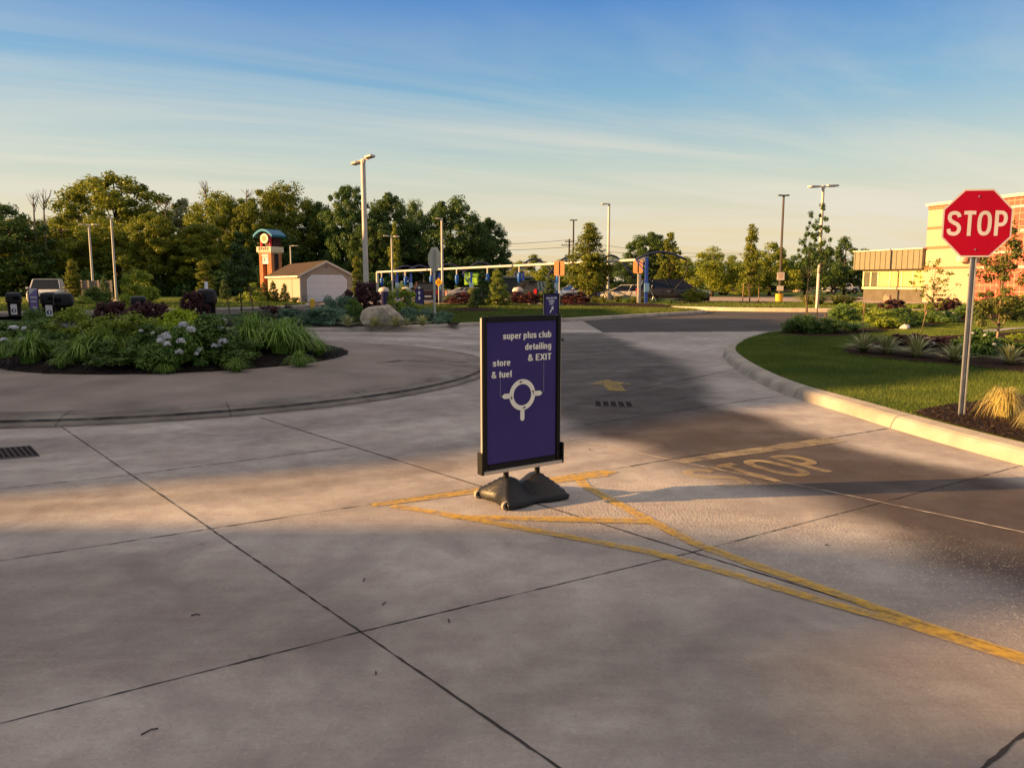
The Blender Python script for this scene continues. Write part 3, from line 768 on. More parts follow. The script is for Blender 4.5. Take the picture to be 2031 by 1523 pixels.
# ------------------------------------------------------------------ far island (mulch bed and lawn) behind the roundabout
FK = [(-60, 26.6), (-34, 26.6), (-17.4, 26.1), (-11.9, 25.4), (-8.5, 25.0), (-6.1, 25.05), (-4.0, 26.0), (-2.1, 27.6), (1.7, 31.0), (5.6, 35.2), (8.9, 38.7), (10.2, 40.5), (10.1, 42.3), (8.4, 43.9), (4.0, 47), (0.5, 51)]
fk = catmull(FK, step=0.6)
FPROF = [(0, 0), (0.03, 0.10), (0.08, 0.14), (0.30, 0.15), (0.33, 0.12)]
kerb('far_island_kerb', fk, FPROF, [M_KERB, M_GAP], joint=3.0)
fin = inset(fk, 0.3)
fback = [(-3.2, 52.5), (-5.6, 50), (-5.9, 46), (-7.2, 40), (-8.3, 37), (-10, 34.2), (-14.2, 31.6), (-18, 30.2), (-34, 30), (-60, 30)]
far_poly = fin + fback
sheet('far_lawn', far_poly, 0.135, M_GRASS)
dv = G(905, 646, .15)
fmul = [p for p in fin if p[0] < dv.x] + [(dv.x, dv.y), (-3.0, 30), (-3.6, 34), (-4.6, 41), (-5.6, 46)] + [p for p in fback if p[1] < 45]
sheet('far_mulch_bed', fmul, 0.16, M_MULCH)

# lit verge beyond, with its own low kerb, and the island in front of the car park
VP = [(-120, 34.6), (-40, 36.6), (-24, 39.3), (-18, 43.2), (-15.3, 45.8), (-13.3, 50), (-14.4, 53.6), (-17.8, 55.6)]
vk = catmull(VP, step=1.0)
kerb('verge_kerb', vk, [(0, 0), (0.03, 0.13), (0.25, 0.15), (0.27, 0.1)], [M_KERB, M_GAP], joint=3.0)
sheet('verge', inset(vk, .25) + [(-24, 64), (-60, 80), (-120, 80)], 0.135, M_GRASS)
yk = MB().prism([(G(858, 610).x, G(858, 610).y), (G(956, 609).x, G(956, 609).y), (G(956, 609).x, G(956, 609).y + .5), (G(858, 610).x, G(858, 610).y + .5)], 0, 0.26)
tag(yk.build('yellow_kerb', mat('yellow_kerb_paint', (0.62, 0.38, 0.10), 0.6, dirt=(0.3, 0.25, 0.2), dscale=4)), kind='structure')
CK = [(-3, 57), (2, 53), (6.5, 48), (10.2, 44.4), (13.5, 42.3), (18, 41.3), (24, 41.2), (28, 42.5)]
ck = catmull(CK, step=0.8)
kerb('car_park_kerb', ck, [(0, 0), (0.03, 0.17), (0.08, 0.2), (0.34, 0.21), (0.37, 0.17)], [mat('sun_tinted_kerb', (0.46, 0.38, 0.27), 0.8), M_GAP], joint=2.6)  # kerb concrete lightened and warmed, sunlight put into its colour
sheet('car_park_island', inset(ck, .35) + [(29, 46), (27, 49), (20, 52.5), (14, 54), (8, 55.5), (0, 57.5)], 0.185, M_GRASS)
sheet('pavement', [(22, 52), (30, 44), (38, 44), (38, 80), (34.5, 80), (33, 72), (25, 60)], 0.02, M_PATHC)
sheet('car_park', [(13, 56), (28, 52), (33, 72), (33, 84), (8, 84), (8, 58)], -0.004, mat('car_park_concrete', (0.30, 0.235, 0.19), .85, var=.15))
sheet('service_road', [(-14, 56), (-4, 54.5), (-1, 57), (0, 78), (-16, 72)], -0.004, MATS['car_park_concrete'])

# ------------------------------------------------------------------ grass blades (nobody could count them)
def lawn_blades(name, poly, holes, n, h, w, seed, zb, falloff, bbox, lim=None):
    rng = np.random.default_rng(seed)
    X = rng.uniform(bbox[0], bbox[1], n * 6); Y = bbox[2] + (bbox[3] - bbox[2]) * rng.uniform(0, 1, n * 6) ** falloff
    k = inpoly(X, Y, poly)
    for hp in holes: k &= ~inpoly(X, Y, hp)
    k &= (np.abs(X) < 0.72 * Y + 1.5)
    X, Y = X[k][:n], Y[k][:n]; n = len(X)
    sc = np.clip(Y / 12, 0.8, 4.5)
    patch = 0.7 + 0.6 * vnoise(X, Y, 0.9, seed)
    hh = h * rng.uniform(0.5, 1.2, n) * sc ** 0.35 * patch; ww = w * sc
    a = rng.uniform(0, 2 * math.pi, n); lx = rng.normal(0, 0.35, n) * hh; ly = rng.normal(0, 0.35, n) * hh
    V = np.empty((n, 3, 3))
    V[:, 0] = np.stack([X - np.cos(a) * ww / 2, Y - np.sin(a) * ww / 2, np.full(n, zb)], 1)
    V[:, 1] = np.stack([X + np.cos(a) * ww / 2, Y + np.sin(a) * ww / 2, np.full(n, zb)], 1)
    V[:, 2] = np.stack([X + lx, Y + ly, zb + hh], 1)
    o = np_mesh(name, V.reshape(-1, 3), np.arange(n * 3).reshape(-1, 3), M_BLADE)
    return tag(o, 'short green grass covering the kerbed lawns', 'grass', kind='stuff')
lawn_blades('grass', island_poly, [bed1, bed2, bed3], 230000, 0.055, 0.007, 11, 0.13, 1.5, (4, 26, 7.5, 34))
lawn_blades('far_grass', far_poly, [fmul], 60000, 0.07, 0.010, 12, 0.13, 1.0, (-6, 11, 27, 53))
lawn_blades('verge_grass', inset(vk, .25) + [(-24, 64), (-60, 80), (-120, 80)], [], 50000, 0.09, 0.012, 13, 0.13, 1.0, (-50, -13, 38, 64))
lawn_blades('car_park_grass', inset(ck, .35) + [(29, 46), (20, 52.5), (8, 55.5), (0, 57.5)], [], 30000, 0.08, 0.012, 14, 0.18, 1.0, (0, 29, 41, 58))

def chips(name, poly, n, size, z, m, seed, bbox, label):
    rng = np.random.default_rng(seed); X = rng.uniform(bbox[0], bbox[1], n * 4); Y = rng.uniform(bbox[2], bbox[3], n * 4)
    k = inpoly(X, Y, poly); X, Y = X[k][:n], Y[k][:n]
    if callable(z): Z = z(X, Y)
    else: Z = np.full(len(X), z)
    C = np.stack([X, Y, Z + rng.uniform(0, .018, len(X))], 1); N = rng.normal(size=C.shape) * .6 + np.array([0, 0, .8])
    V, F = leaf_quads(rng, C, N, size, 0.35)
    return tag(np_mesh(name, V, F, m), label, 'mulch', kind='stuff')
M_CHIP = leafmat('mulch_chips', (0.010, 0.006, 0.004), (0.036, 0.020, 0.012), trans=0.0, scale=4)
M_CHIPB = leafmat('black_mulch_chips', (0.006, 0.005, 0.005), (0.024, 0.02, 0.018), trans=0.0, scale=4)
chips('mulch_chips', bed1, 12000, 0.032, 0.168, M_CHIP, 21, (4, 10, 5, 11), 'loose brown mulch chips around the stop sign')
mp_ = [(M_C[0] + M_R * math.cos(a), M_C[1] + M_R * math.sin(a)) for a in np.linspace(0, 6.2, 40)]
chips('black_mulch_chips', mp_, 16000, 0.04, lambda X, Y: 0.2 + 0.28 * (1 - (np.hypot(X - M_C[0], Y - M_C[1]) / M_R) ** 2.4), M_CHIPB, 22, (-10, -3, 11.5, 18.5), 'loose black mulch in the roundabout bed')

# ------------------------------------------------------------------ unseen walls added left of the picture, shaped to throw shade on the road
def v2y(v, x): return v + 0.11 * x
bl = empty('shade_caster', (-42, 0, 0), 'unseen wall added left of the roundabout, cut to cast its shade', 'building')
XB = -42.0
def caster_wall(poly, name, mm, thick=5.0):
    MB().prism([(v2y(v, XB), h) for v, h in poly], 0, -thick, axis='x').build(name, mm, bl)
M_WALLB = mat('tan_block', (0.42, 0.36, 0.28), .85, var=.1, scale=1.0)
def reach(v, x): return (v, (x - XB) * TAN_EL)        # wall height whose shade ends at x
caster_wall([(-14, 0), (5.29, 0), reach(5.28, -1.5), reach(4.95, 1.2), reach(4.3, 3.0), reach(3.6, 4.2), reach(3.15, 2.0), reach(2.45, 2.0), reach(2.15, 4), reach(2.1, 5), reach(-14, 5)], 'wall', M_WALLB)  # added wall, its top notched to shape the shade edge
caster_wall([(6.1, 0), (41, 0), reach(41, 6.5), reach(34, 6.5), reach(33, 11.5), reach(13, 11.5), reach(10.6, 7), reach(9.6, 3.5), reach(8, 1.2), reach(7, -.6), reach(6.12, -4.0)], 'shade_wall', M_WALLB)

# ================================================================== MATERIALS FOR OBJECTS
M_BLACK = mat('black_plastic', (0.005, 0.0045, 0.0045), 0.45, var=0.25, scale=6, bump=0.1, spec=0.25)
M_RUBBER = mat('black_rubber', (0.009, 0.009, 0.011), 0.42, var=0.3, scale=5, bump=0.2, bscale=30, dirt=(0.035, 0.028, 0.02), dscale=3, damt=0.18, spec=0.3)
M_ALU = mat('aluminium', (0.55, 0.52, 0.48), 0.35, 0.8)
M_PURPLE = mat('purple_poster', (0.046, 0.030, 0.145), 0.5, var=0.10, scale=2, spec=0.2)
M_CREAM = mat('cream_lettering', (0.86, 0.80, 0.66), 0.5, var=0.03)
M_WHITE = mat('white_lettering', (0.75, 0.72, 0.7), 0.5, var=0.03)
M_POLE = mat('pale_pole_paint', (0.50, 0.46, 0.40), 0.5, var=0.08)
M_BRONZE = mat('bronze_pole_paint', (0.022, 0.012, 0.012), 0.5, spec=.2)
M_CONC = mat('footing_concrete', (0.34, 0.31, 0.27), 0.85, var=0.15, bump=.2)
M_GALV = mat('galvanised_steel', (0.42, 0.41, 0.39), 0.42, 0.6, var=0.15, scale=8)
M_RED = mat('red_sign_face', (0.40, 0.003, 0.022), 0.5, var=0.08, spec=0.1)
M_HOLE = mat('dark_hole', (0.006, 0.006, 0.006), 1.0)
M_YPOST = mat('yellow_post', (0.55, 0.33, 0.03), 0.6, var=.15)
M_BARK = mat('bark', (0.075, 0.055, 0.04), 0.9, var=0.4, scale=6, bump=0.6, bscale=14)
M_PALEBARK = mat('pale_bark', (0.27, 0.20, 0.13), 0.9, var=0.35, scale=8, bump=0.5, bscale=20)
M_GLASS = mat('dark_car_glass', (0.010, 0.010, 0.011), 0.2, 0.0, var=0.1, spec=0.35)
M_TYRE = mat('tyre', (0.015, 0.015, 0.015), 0.85)
M_RIM = mat('alloy_rim', (0.45, 0.43, 0.41), 0.35, 0.7)
M_CHROME = mat('chrome', (0.6, 0.58, 0.55), 0.2, 0.9)

# ================================================================== A-FRAME DIRECTION SIGNS
def sign_frame(root, W, H, zb, back=False):
    """poster frame, poster, side brackets, rail and feet; faces -y of the root"""
    fw = 0.042; d = 0.034
    mb = MB()
    mb.box((-W / 2 + fw / 2, 0, zb + H / 2), (fw, d, H)); mb.box((W / 2 - fw / 2, 0, zb + H / 2), (fw, d, H))
    mb.box((0, 0, zb + fw / 2), (W - 2 * fw, d - .002, fw)); mb.box((0, 0, zb + H - fw / 2), (W - 2 * fw, d - .002, fw))
    mb.build('frame', M_BLACK, root, bevel=0.006, smooth=True)
    MB().box((0, 0.002, zb + H / 2), (W - 2 * fw + .004, 0.014, H - 2 * fw + .004)).build('poster', M_PURPLE, root)
    MB().box((0, -0.001, zb - 0.014), (W + .03, 0.07, 0.026)).build('bottom_rail', M_ALU, root, bevel=.003)
    for s in (-1, 1):
        MB().box((s * (W / 2 + .011), -0.002, zb + .055), (.02, .072, .165)).build('bracket', M_BLACK, root, bevel=.004)
        MB().box((s * (W / 2 + .0015), 0.0, zb + H / 2 + .02), (.004, .02, H - .06)).build('edge_strip', M_ALU, root)
def ballast(root, u=0.28, w=0.24, h=0.150, top=None):
    N = 28; V = []; F = []
    def zf(a, b):                     # a along the panel -1..1, b across -1..1
        top = 0.16
        prof = 1.0 if abs(b) < top else 1 - (abs(b) - top) / (1 - top)
        prof = prof ** 0.92
        dip = 0.33 * math.exp(-(a / 0.26) ** 2)                       # saddle between the two posts
        endf = min(1.0, ((1 - abs(a)) / 0.40) ** 0.85)
        flute = 0.10 * math.exp(-((b) / 0.30) ** 2) * (1 - endf) * 0
        pin_ = 0.07 * math.exp(-(a / 0.12) ** 2) * math.sin(min(1, abs(b) / .9) * math.pi)
        z = h * min(prof * (1 - dip), endf + 0.04) - h * pin_
        return 0.038 + max(z, 0)
    for i in range(N + 1):
        for j in range(N + 1):
            a = -1 + 2 * i / N; b = -1 + 2 * j / N
            pin = 1 - 0.16 * math.exp(-(a / 0.35) ** 2)          # pinched in the middle, like a bow tie
            pin2 = 1 - 0.10 * math.exp(-(b / 0.4) ** 2)
            V.append((a * u * pin2, b * w * pin, zf(a, b)))
    for i in range(N):
        for j in range(N):
            k = i * (N + 1) + j; F.append((k, k + N + 1, k + N + 2, k + 1))
    edge = [i * (N + 1) for i in range(N + 1)] + [N * (N + 1) + j for j in range(1, N + 1)] + [i * (N + 1) + N for i in range(N - 1, -1, -1)] + [j for j in range(N - 1, 0, -1)]
    base = len(V)
    for e in edge: V.append((V[e][0] * .97, V[e][1] * .97, 0.008))
    n = len(edge)
    for q in range(n): F.append((edge[q], edge[(q + 1) % n], base + (q + 1) % n, base + q))
    o = MB().add(V, F).build('ballast_base', M_RUBBER, root, smooth=True)
    for s in (-1, 1):
        wl_ = MB(); wl_.tube([(-u + .004, s * (w - .05) - .012, .031), (-u + .004, s * (w - .05) + .014, .031)], .031, 18)
        wl_.build('wheel', mat('grey_wheel', (0.26, 0.22, 0.17), .6), root, smooth='auto')
        MB().tube([(-u + .0, s * (w - .045) - .02, .036), (-u + .0, s * (w - .045) + .02, .036)], .014, 10).build('axle', M_BLACK, root)
    for s in (-1, 1):
        MB().tube([(s * .145, 0, .12), (s * .145, 0, top + .0)], .021, 14).build('post', M_BLACK, root, smooth='auto')
LAMB = 1.0
W_, H_ = 0.715, 1.135
ZB = 0.262
sg = empty('direction_sign', (0.075, 5.74, 0), 'large purple sign on wheeled black base showing a roundabout plan, in the foreground', 'sign', 'purple portable direction signs', R(34))
sign_frame(sg, W_, H_, ZB); ballast(sg, top=ZB - .02)
PW, PH = W_ - .084, H_ - .084; PX, PZ = -PW / 2, ZB + .042
def pt(u, v): return (PX + u * PW, -.0065, PZ + v * PH)
RX = (R(90), 0, 0)
for txt, u, v, al, w in (('super plus club', .925, .878, 'RIGHT', .70), ('detailing', .925, .795, 'RIGHT', .385), ('& EXIT', .925, .715, 'RIGHT', .345), ('store', .205, .692, 'CENTER', .245), ('& fuel', .205, .610, 'CENTER', .28)):
    q_ = pt(u, v); stroke_text('lettering', txt, q_[0], q_[2], .036, w * PW, M_CREAM, sg, al, .235, q_[1])
cxu, czv = pt(.50, .475)[0], pt(.5, .475)[2]
rb = MB(); n = 72; ro_, ri_ = .118, .081
for rings, y in (((ro_, ri_), -.0065),):
    vs = []
    for k in range(n):
        a = 2 * math.pi * k / n; vs += [(cxu + ro_ * math.cos(a), y, czv + ro_ * math.sin(a)), (cxu + ri_ * math.cos(a), y, czv + ri_ * math.sin(a))]
    rb.add(vs, [(2 * k, 2 * ((k + 1) % n), 2 * ((k + 1) % n) + 1, 2 * k + 1) for k in range(n)])
for s in (-1, 1):
    x0 = cxu + s * (ro_ - .003); rb.add([(x0, -.0065, czv - .019), (cxu + s * .165, -.0065, czv - .019), (cxu + s * .187, -.0065, czv), (cxu + s * .165, -.0065, czv + .019), (x0, -.0065, czv + .019)], [(0, 1, 2, 3, 4)])
rb.add([(cxu - .019, -.0065, czv - ro_ + .003), (cxu + .019, -.0065, czv - ro_ + .003), (cxu + .019, -.0065, czv - .185), (cxu + .012, -.0065, czv - .196), (cxu, -.0065, czv - .2), (cxu - .012, -.0065, czv - .196), (cxu - .019, -.0065, czv - .185)], [(0, 1, 2, 3, 4, 5, 6)])
rb.build('roundabout_symbol', M_CREAM, sg)
for a0 in (100, 10, 190, 280):
    a = R(a0); c = Vector((cxu + .0995 * math.cos(a), 0, czv + .0995 * math.sin(a))); t = Vector((-math.sin(a), 0, math.cos(a))); nn = Vector((math.cos(a), 0, math.sin(a)))
    pts = [c + t * .016, c - t * .006 + nn * .009, c - t * .006 + nn * .0015, c - t * .024 + nn * .0015, c - t * .024 - nn * .0015, c - t * .006 - nn * .0015, c - t * .006 - nn * .009]
    MB().add([(p.x, -.0078, p.z) for p in pts], [(0, 1, 2, 5, 6), (2, 3, 4, 5)]).build('arrow', M_BLACK, sg)
for u, v0, v1 in ((.185, .595, .475), (.815, .70, .487)):
    v = v0; dt = MB()
    while v > v1:
        p = pt(u, v); dt.add([(p[0] - .002, p[1], p[2] - .002), (p[0] + .002, p[1], p[2] - .002), (p[0] + .002, p[1], p[2] + .002), (p[0] - .002, p[1], p[2] + .002)], [(0, 1, 2, 3)]); v -= .0085
    dt.build('dotted_line', mat('dim_lettering', (0.5, 0.46, 0.42), .5), sg)

# second sign of the same make, beyond
p = G(1086, 676)
s2 = empty('direction_sign', (p.x + .1, p.y, 0), 'purple sign with a diagonal arrow half hidden behind the large foreground sign', 'sign', 'purple portable direction signs', R(42))
h2 = D(1086, 582, p.y).z
sign_frame(s2, .60, h2 - .28, .28); ballast(s2, top=.27)
PW2, PH2 = .60 - .084, h2 - .28 - .084
for txt, v, w in (('super plus club', .885, .78), ('detailing', .80, .42), ('EXIT', .715, .30)):
    stroke_text('lettering', txt, 0, .322 + v * PH2, .045, w * PW2, M_WHITE, s2, 'CENTER', .25, -.0065)
am2 = MB(); c = Vector((0.01, 0, .322 + .58 * PH2)); t = Vector((.62, 0, .78)).normalized(); nn = Vector((t.z, 0, -t.x))
for poly in ([c - t * .11 + nn * .022, c + t * .03 + nn * .022, c + t * .03 - nn * .022, c - t * .11 - nn * .022], [c + t * .03 + nn * .06, c + t * .12, c + t * .03 - nn * .06]):
    am2.add([(q.x, -.0065, q.z) for q in poly], [tuple(range(len(poly)))])
am2.build('arrow', M_WHITE, s2)
# small far sign beside the vacuum bays
p = G(832, 613); s3 = empty('direction_sign', (p.x, p.y, 0), 'small distant portable sign with arrows on a black base, behind the boulder bed', 'sign', 'purple portable direction signs', R(15))
h3 = D(832, 573, p.y).z
sign_frame(s3, .55, h3 - .28, .28); ballast(s3, top=.27, u=.42, w=.3)
for z in (.55, .85, 1.15):
    MB().add([(-.05, -.0065, z), (.05, -.0065, z), (.05, -.0065, z + .12), (.1, -.0065, z + .12), (0, -.0065, z + .22), (-.1, -.0065, z + .12), (-.05, -.0065, z + .12)], [(0, 1, 2, 6), (3, 4, 5, 2, 6)]).build('arrow', M_WHITE, s3)
# tall narrow banner sign among the bins
p = G(70, 632); s4 = empty('banner_sign', (p.x, p.y, 0), 'tall narrow purple banner sign standing between the two leftmost bins', 'sign', None, R(10))
h4 = D(70, 571, p.y).z
M_LAV = mat('lavender_panel', (0.16, 0.13, 0.30), .5)
b4 = MB(); b4.box((-.19, 0, h4 / 2), (.03, .04, h4)); b4.box((.19, 0, h4 / 2), (.03, .04, h4)); b4.box((0, 0, .05), (.35, .3, .08)); b4.build('frame', M_BLACK, s4)
MB().box((0, 0, h4 / 2 + .04), (.35, .02, h4 - .1)).build('panel', M_LAV, s4)
M_PRT = mat('pale_print', (0.5, 0.46, 0.44), .6)
vs = [(-.17, -.0125, h4 - .03)] + [(-.17 + .34 * t, -.0125, h4 - .32 + .24 * math.sin(t * 1.6)) for t in np.linspace(0, 1, 9)] + [(.17, -.0125, h4 - .03)]
MB().add(vs, [tuple(range(len(vs)))]).build('print', M_PRT, s4)
for x_, z_, w_, t_ in ((0, h4 - .42, .28, .06), (0, h4 - .6, .22, .05), (.02, h4 - .85, .2, .05), (.02, .42, .1, .12)): MB().box((x_, -.013, z_), (w_, .004, t_)).build('print', M_PRT, s4)

# ================================================================== STOP SIGNS
def octagon(r): return [(r * math.cos(R(22.5 + 45 * k)), r * math.sin(R(22.5 + 45 * k))) for k in range(8)]
def stop_sign(loc, yaw, post_h, zc, r, label, post_w=.05, face=True, tilt=0.0, post_d=.035):
    o = empty('stop_sign', loc, label, 'stop sign', None, yaw)
    pm = MB()
    # U-channel post with its flanges towards the front
    w, d, t = post_w, post_d, .006
    prof = [(-w / 2, -d / 2), (-w / 2 + .012, -d / 2), (-w / 2 + .016, d / 2 - t), (w / 2 - .016, d / 2 - t), (w / 2 - .012, -d / 2), (w / 2, -d / 2), (w / 2, -d / 2 + t), (w / 2 - .008, d / 2), (-w / 2 + .008, d / 2), (-w / 2, -d / 2 + t)]
    pm.prism(prof, -.2, post_h)
    post = pm.build('post', M_GALV, o)
    hm = MB(); z = .06
    while z < post_h - .03:
        y = d / 2 - t - .0015
        hm.add([(.0045 * math.cos(a), y, z + .006 * math.sin(a)) for a in np.linspace(0, 5.5, 7)], [tuple(range(7))]); z += .0254
    if face: hm.build('bolt_holes', M_HOLE, post)
    yp = -post_d / 2 - .004
    oc = octagon(r / math.cos(R(22.5)))
    MB().prism([(x, z + zc) for x, z in oc], yp - .002, yp, axis='y').build('panel', mat('sign_back', (0.50, 0.47, 0.38), .45, .3), o)
    if face:
        MB().add([(x, yp - .0026, z + zc) for x, z in oc], [tuple(range(8))]).build('border', mat('sign_white', (0.64, 0.55, 0.50), .5, spec=.15), o)
        MB().add([(x * .952, yp - .0034, z * .952 + zc) for x, z in oc], [tuple(range(8))]).build('face', M_RED, o)
        stroke_text('lettering', 'STOP', 0, zc - r * .37, r * .74 / 1.36, r * 1.72, mat('sign_letter', (0.66, 0.60, 0.56), .5, spec=.15), o, 'CENTER', .20, yp - .0044)
        for z in (zc + r * .78, zc - r * .78):
            MB().lathe([(.004, 0), (.009, .001), (.009, .004), (.002, .006)], 10).build('bolt', M_CHROME, o, loc=(0, yp - .003, z)).rotation_euler = (R(90), 0, 0)
    return o
pb = G(1906, 824, .16)
rS = 65.5 / FPX * pb.y * 0.99
zt = D(1936, 443, pb.y - .03).z
st = stop_sign((pb.x, pb.y, .16), R(-26), zt - .16 + .3, zt - .16, rS, 'red stop sign on a perforated steel post at the right, near the golden grass', .066)
st.rotation_euler = (0, 0, R(-5))
pb2 = G(862, 641, .16)
stop_sign((pb2.x, pb2.y, .16), R(128), D(865, 496, pb2.y).z - .16, D(865, 514, pb2.y).z - .16, .42, 'back of an octagonal stop sign on a grey post beyond the boulder', .1, face=False, post_d=.05)

# orange-lit sign backs on posts
M_SBACK = mat('bare_sign_back', (0.52, 0.24, 0.10), .5, .1, var=.06)
def back_sign(px, ytop, ybot, ybase, wpx, label, cut=False):
    b = G(px, ybase, .1); t = D(px, ytop, b.y).z; m = D(px, ybot, b.y).z; w = wpx / FPX * b.y
    o = empty('road_sign', (b.x, b.y, 0), label, 'sign', 'blank sign backs by the car park', R(-20))
    MB().tube([(0, 0, 0), (0, 0, t - .02)], .03, 8).build('post', M_POLE, o)
    r = .06
    pl = [(-w / 2, m + r), (-w / 2 + r, m), (w / 2 - r, m), (w / 2, m + r), (w / 2, t - r), (w / 2 - r, t), (-w / 2 + r, t), (-w / 2, t - r)]
    MB().prism(pl, -.045, -.035, axis='y').build('panel', M_SBACK, o)
    MB().box((0, -.055, (t + m) / 2), (.05, .02, t - m - .08)).build('channel', M_BRONZE, o)
    return o
back_sign(1109, 518, 547, 606, 21, 'orange lit rectangular sign back behind the foreground sign, left of the leafy young tree')
back_sign(1264, 517, 542, 606, 19, 'orange lit rectangular sign back at the right end of the pale overhead pipe')
# diamond warning sign
b = D(870, 560, 49); o = empty('warning_sign', (b.x, 49, 0), 'yellow diamond warning sign between the octagonal sign back and a lamp pole', 'sign', None, R(-5))
MB().tube([(0, 0, 0), (0, 0, b.z)], .03, 8).build('post', M_POLE, o)
q = .27; MB().prism([(-q, b.z), (0, b.z - q * 1.05), (q, b.z), (0, b.z + q * 1.05)], -.05, -.04, axis='y').build('panel', mat('warning_yellow', (0.75, 0.42, 0.02), .4), o)
w5 = MB(); w5.box((-.05, -.052, b.z), (.045, .004, .2)); w5.box((.05, -.052, b.z), (.045, .004, .2)); w5.build('symbol', mat('warning_mark', (0.4, 0.12, 0.01), .5), o)

# ================================================================== LIGHT POLES
def lamp(px, ytop, ybase, heads, label, Y=None, r=.075, m=None, base=None, arm=0.6, hl=.62, yaw=0.0, base_h=.6, tilt=0.0, group='car park lamp posts', sq=False):
    b = G(px, ybase) if Y is None else Vector((D(px, 600, Y).x, Y, 0))
    m = m or M_POLE; h = D(px, ytop, b.y).z
    o = empty('lamp_post', (b.x, b.y, 0), label, 'lamp post', group, yaw)
    zb = base_h if base is not None else 0
    MB().tube([(0, 0, zb), (0, 0, zb + .3), (0, 0, h)], [r * 1.12, r * 1.06, r * .85], 4 if sq else 14).build('pole', m, o, smooth=not sq and 'auto')
    if base is not None: MB().lathe([(r * 3.0, 0), (r * 3.0, base_h - .03), (r * 2.8, base_h)], 20).build('footing', base, o)
    MB().box((0, 0, zb + .02), (r * 4, r * 4, .04)).build('base_plate', m, o)
    am_ = MB(); am_.box((0, 0, h - .03), (.16, .16, .14)); 
    for s in heads:
        am_.box((s * arm / 2, 0, h + tilt * s * arm / 2), (arm, .06, .06))
    am_.build('arm', m, o)
    for s in heads:
        x0 = s * arm * .45; x1 = s * (arm * .45 + hl); hm = MB()
        pr = [(min(x0, x1), -.16), (max(x0, x1), -.16), (max(x0, x1), .16), (min(x0, x1), .16)]
        z0 = h + tilt * (x0 + x1) / 2
        hm.prism([(x0, -.10), (x0 + (x1 - x0) * .35, -.17), (x1 - (x1 - x0) * .06, -.17), (x1, -.12), (x1, .12), (x1 - (x1 - x0) * .06, .17), (x0 + (x1 - x0) * .35, .17), (x0, .10)], -.045, .045)
        hd = hm.build('lamp_head', m, o, loc=(0, 0, z0 + .01), bevel=.012)
        hd.rotation_euler = (0, -tilt, 0)
        MB().box(((x0 + x1) / 2 + s * .05, 0, -.052), (hl * .5, .24, .012)).build('lens', mat('lamp_lens', (0.30, 0.29, 0.26), .3), hd)
    return o
lamp(727, 318, 618, (-1, 1), 'tall pale lamp post with two angled heads rising behind the boulder', Y=33, r=.115, arm=.30, hl=.40, yaw=R(-25), tilt=.16)
lamp(1205, 405, 603, (-1,), 'tall pale lamp post with a single head, right of the leafy young tree', r=.09, base=M_CONC, base_h=.85, arm=.3, hl=.42)
lamp(1621, 370, 600, (-1, 1), 'pale lamp post with two long heads rising behind the dark young tree', Y=42, r=.085, arm=.55, hl=.70, yaw=R(20), tilt=.04)
dlp = lamp(1545, 388, 598, (-1, 1), 'dark bronze lamp post carrying two signs on a yellow footing', r=.10, m=M_BRONZE, base=M_YPOST, base_h=.62, arm=.2, hl=.34, tilt=0.0, sq=True)
yb = dlp.location.y
def box_on(o, z0, z1, w, m, name, y=-.16):
    MB().box((0, y, (z0 + z1) / 2), (w, .03, z1 - z0)).build(name, m, o, bevel=.004)
for z0, z1, w in ((556, 540, 14.5), (577, 567, 12.5), ):
    zz0 = D(1545, z0, yb).z; zz1 = D(1545, z1, yb).z
    box_on(dlp, zz0, zz1, w / FPX * yb, mat('notice_cream', (0.62, 0.55, 0.40), .5), 'notice')
nm_ = MB()
for i, yy in enumerate((544, 547, 550)): nm_.box((0, -.178, D(1545, yy, yb).z), (.38 - .05 * i, .004, .045))
nm_.build('notice_print', mat('notice_orange', (0.55, 0.22, 0.08), .6), dlp)
lamp(878, 434, 602, (-1,), 'slim pale lamp post with one short head, on a footing by the yellow kerb', r=.085, base=M_CONC, base_h=.62, arm=.2, hl=.34)
lamp(779, 469, 590, (-1, 1), 'slender T shaped lamp post crossing the left of the pale overhead pipe', Y=66, r=.07, arm=.4, hl=.5, tilt=-.03)
lamp(187, 446, 590, (-1, 1), 'T shaped lamp post on the left, its arm set square', Y=62, r=.085, arm=.5, hl=.55)
lamp(232, 433, 606, (-1,), 'slim leaning-free lamp post right of the T shaped one at the left', r=.075, base=mat('cream_footing', (0.5, 0.42, 0.3), .8), base_h=.35, arm=.06, hl=.2, tilt=-.2)
lamp(1136, 437, 590, (-1, 1), 'thin dark lamp post against the sky beside the utility pole', Y=82, r=.09, m=M_BRONZE, arm=.12, hl=.33)
lamp(580, 488, 590, (1,), 'L shaped lamp post showing above the garage roof', Y=86, r=.08, arm=.35, hl=.75)

# ================================================================== UTILITY POLES AND WIRES
def utility(px, ytop, Y, label, arms, trans=True, r=.16):
    x = D(px, 600, Y).x; h = D(px, ytop, Y).z
    o = empty('utility_pole', (x, Y, 0), label, 'utility pole', 'wooden utility poles')
    MB().tube([(0, 0, 0), (0, 0, h)], [r, r * .7], 8).build('pole', M_BARK, o)
    for z, w in arms:
        MB().box((0, -.12, h - z), (w, .1, .12)).build('crossarm', M_BARK, o)
        im = MB()
        for s in (-.46, -.2, .2, .46): im.lathe([(.05, 0), (.06, .12), (.02, .2)], 6, c=(s * w, -.12, h - z + .06))
        im.build('insulators', M_GALV, o)
    if trans:
        for s in (-1, 1): MB().lathe([(.2, 0), (.24, .1), (.24, .8), (.15, .9)], 12).build('transformer', mat('transformer_grey', (0.22, 0.22, 0.22), .5), o, loc=(s * .42, -.1, h - 3.2))
    return o
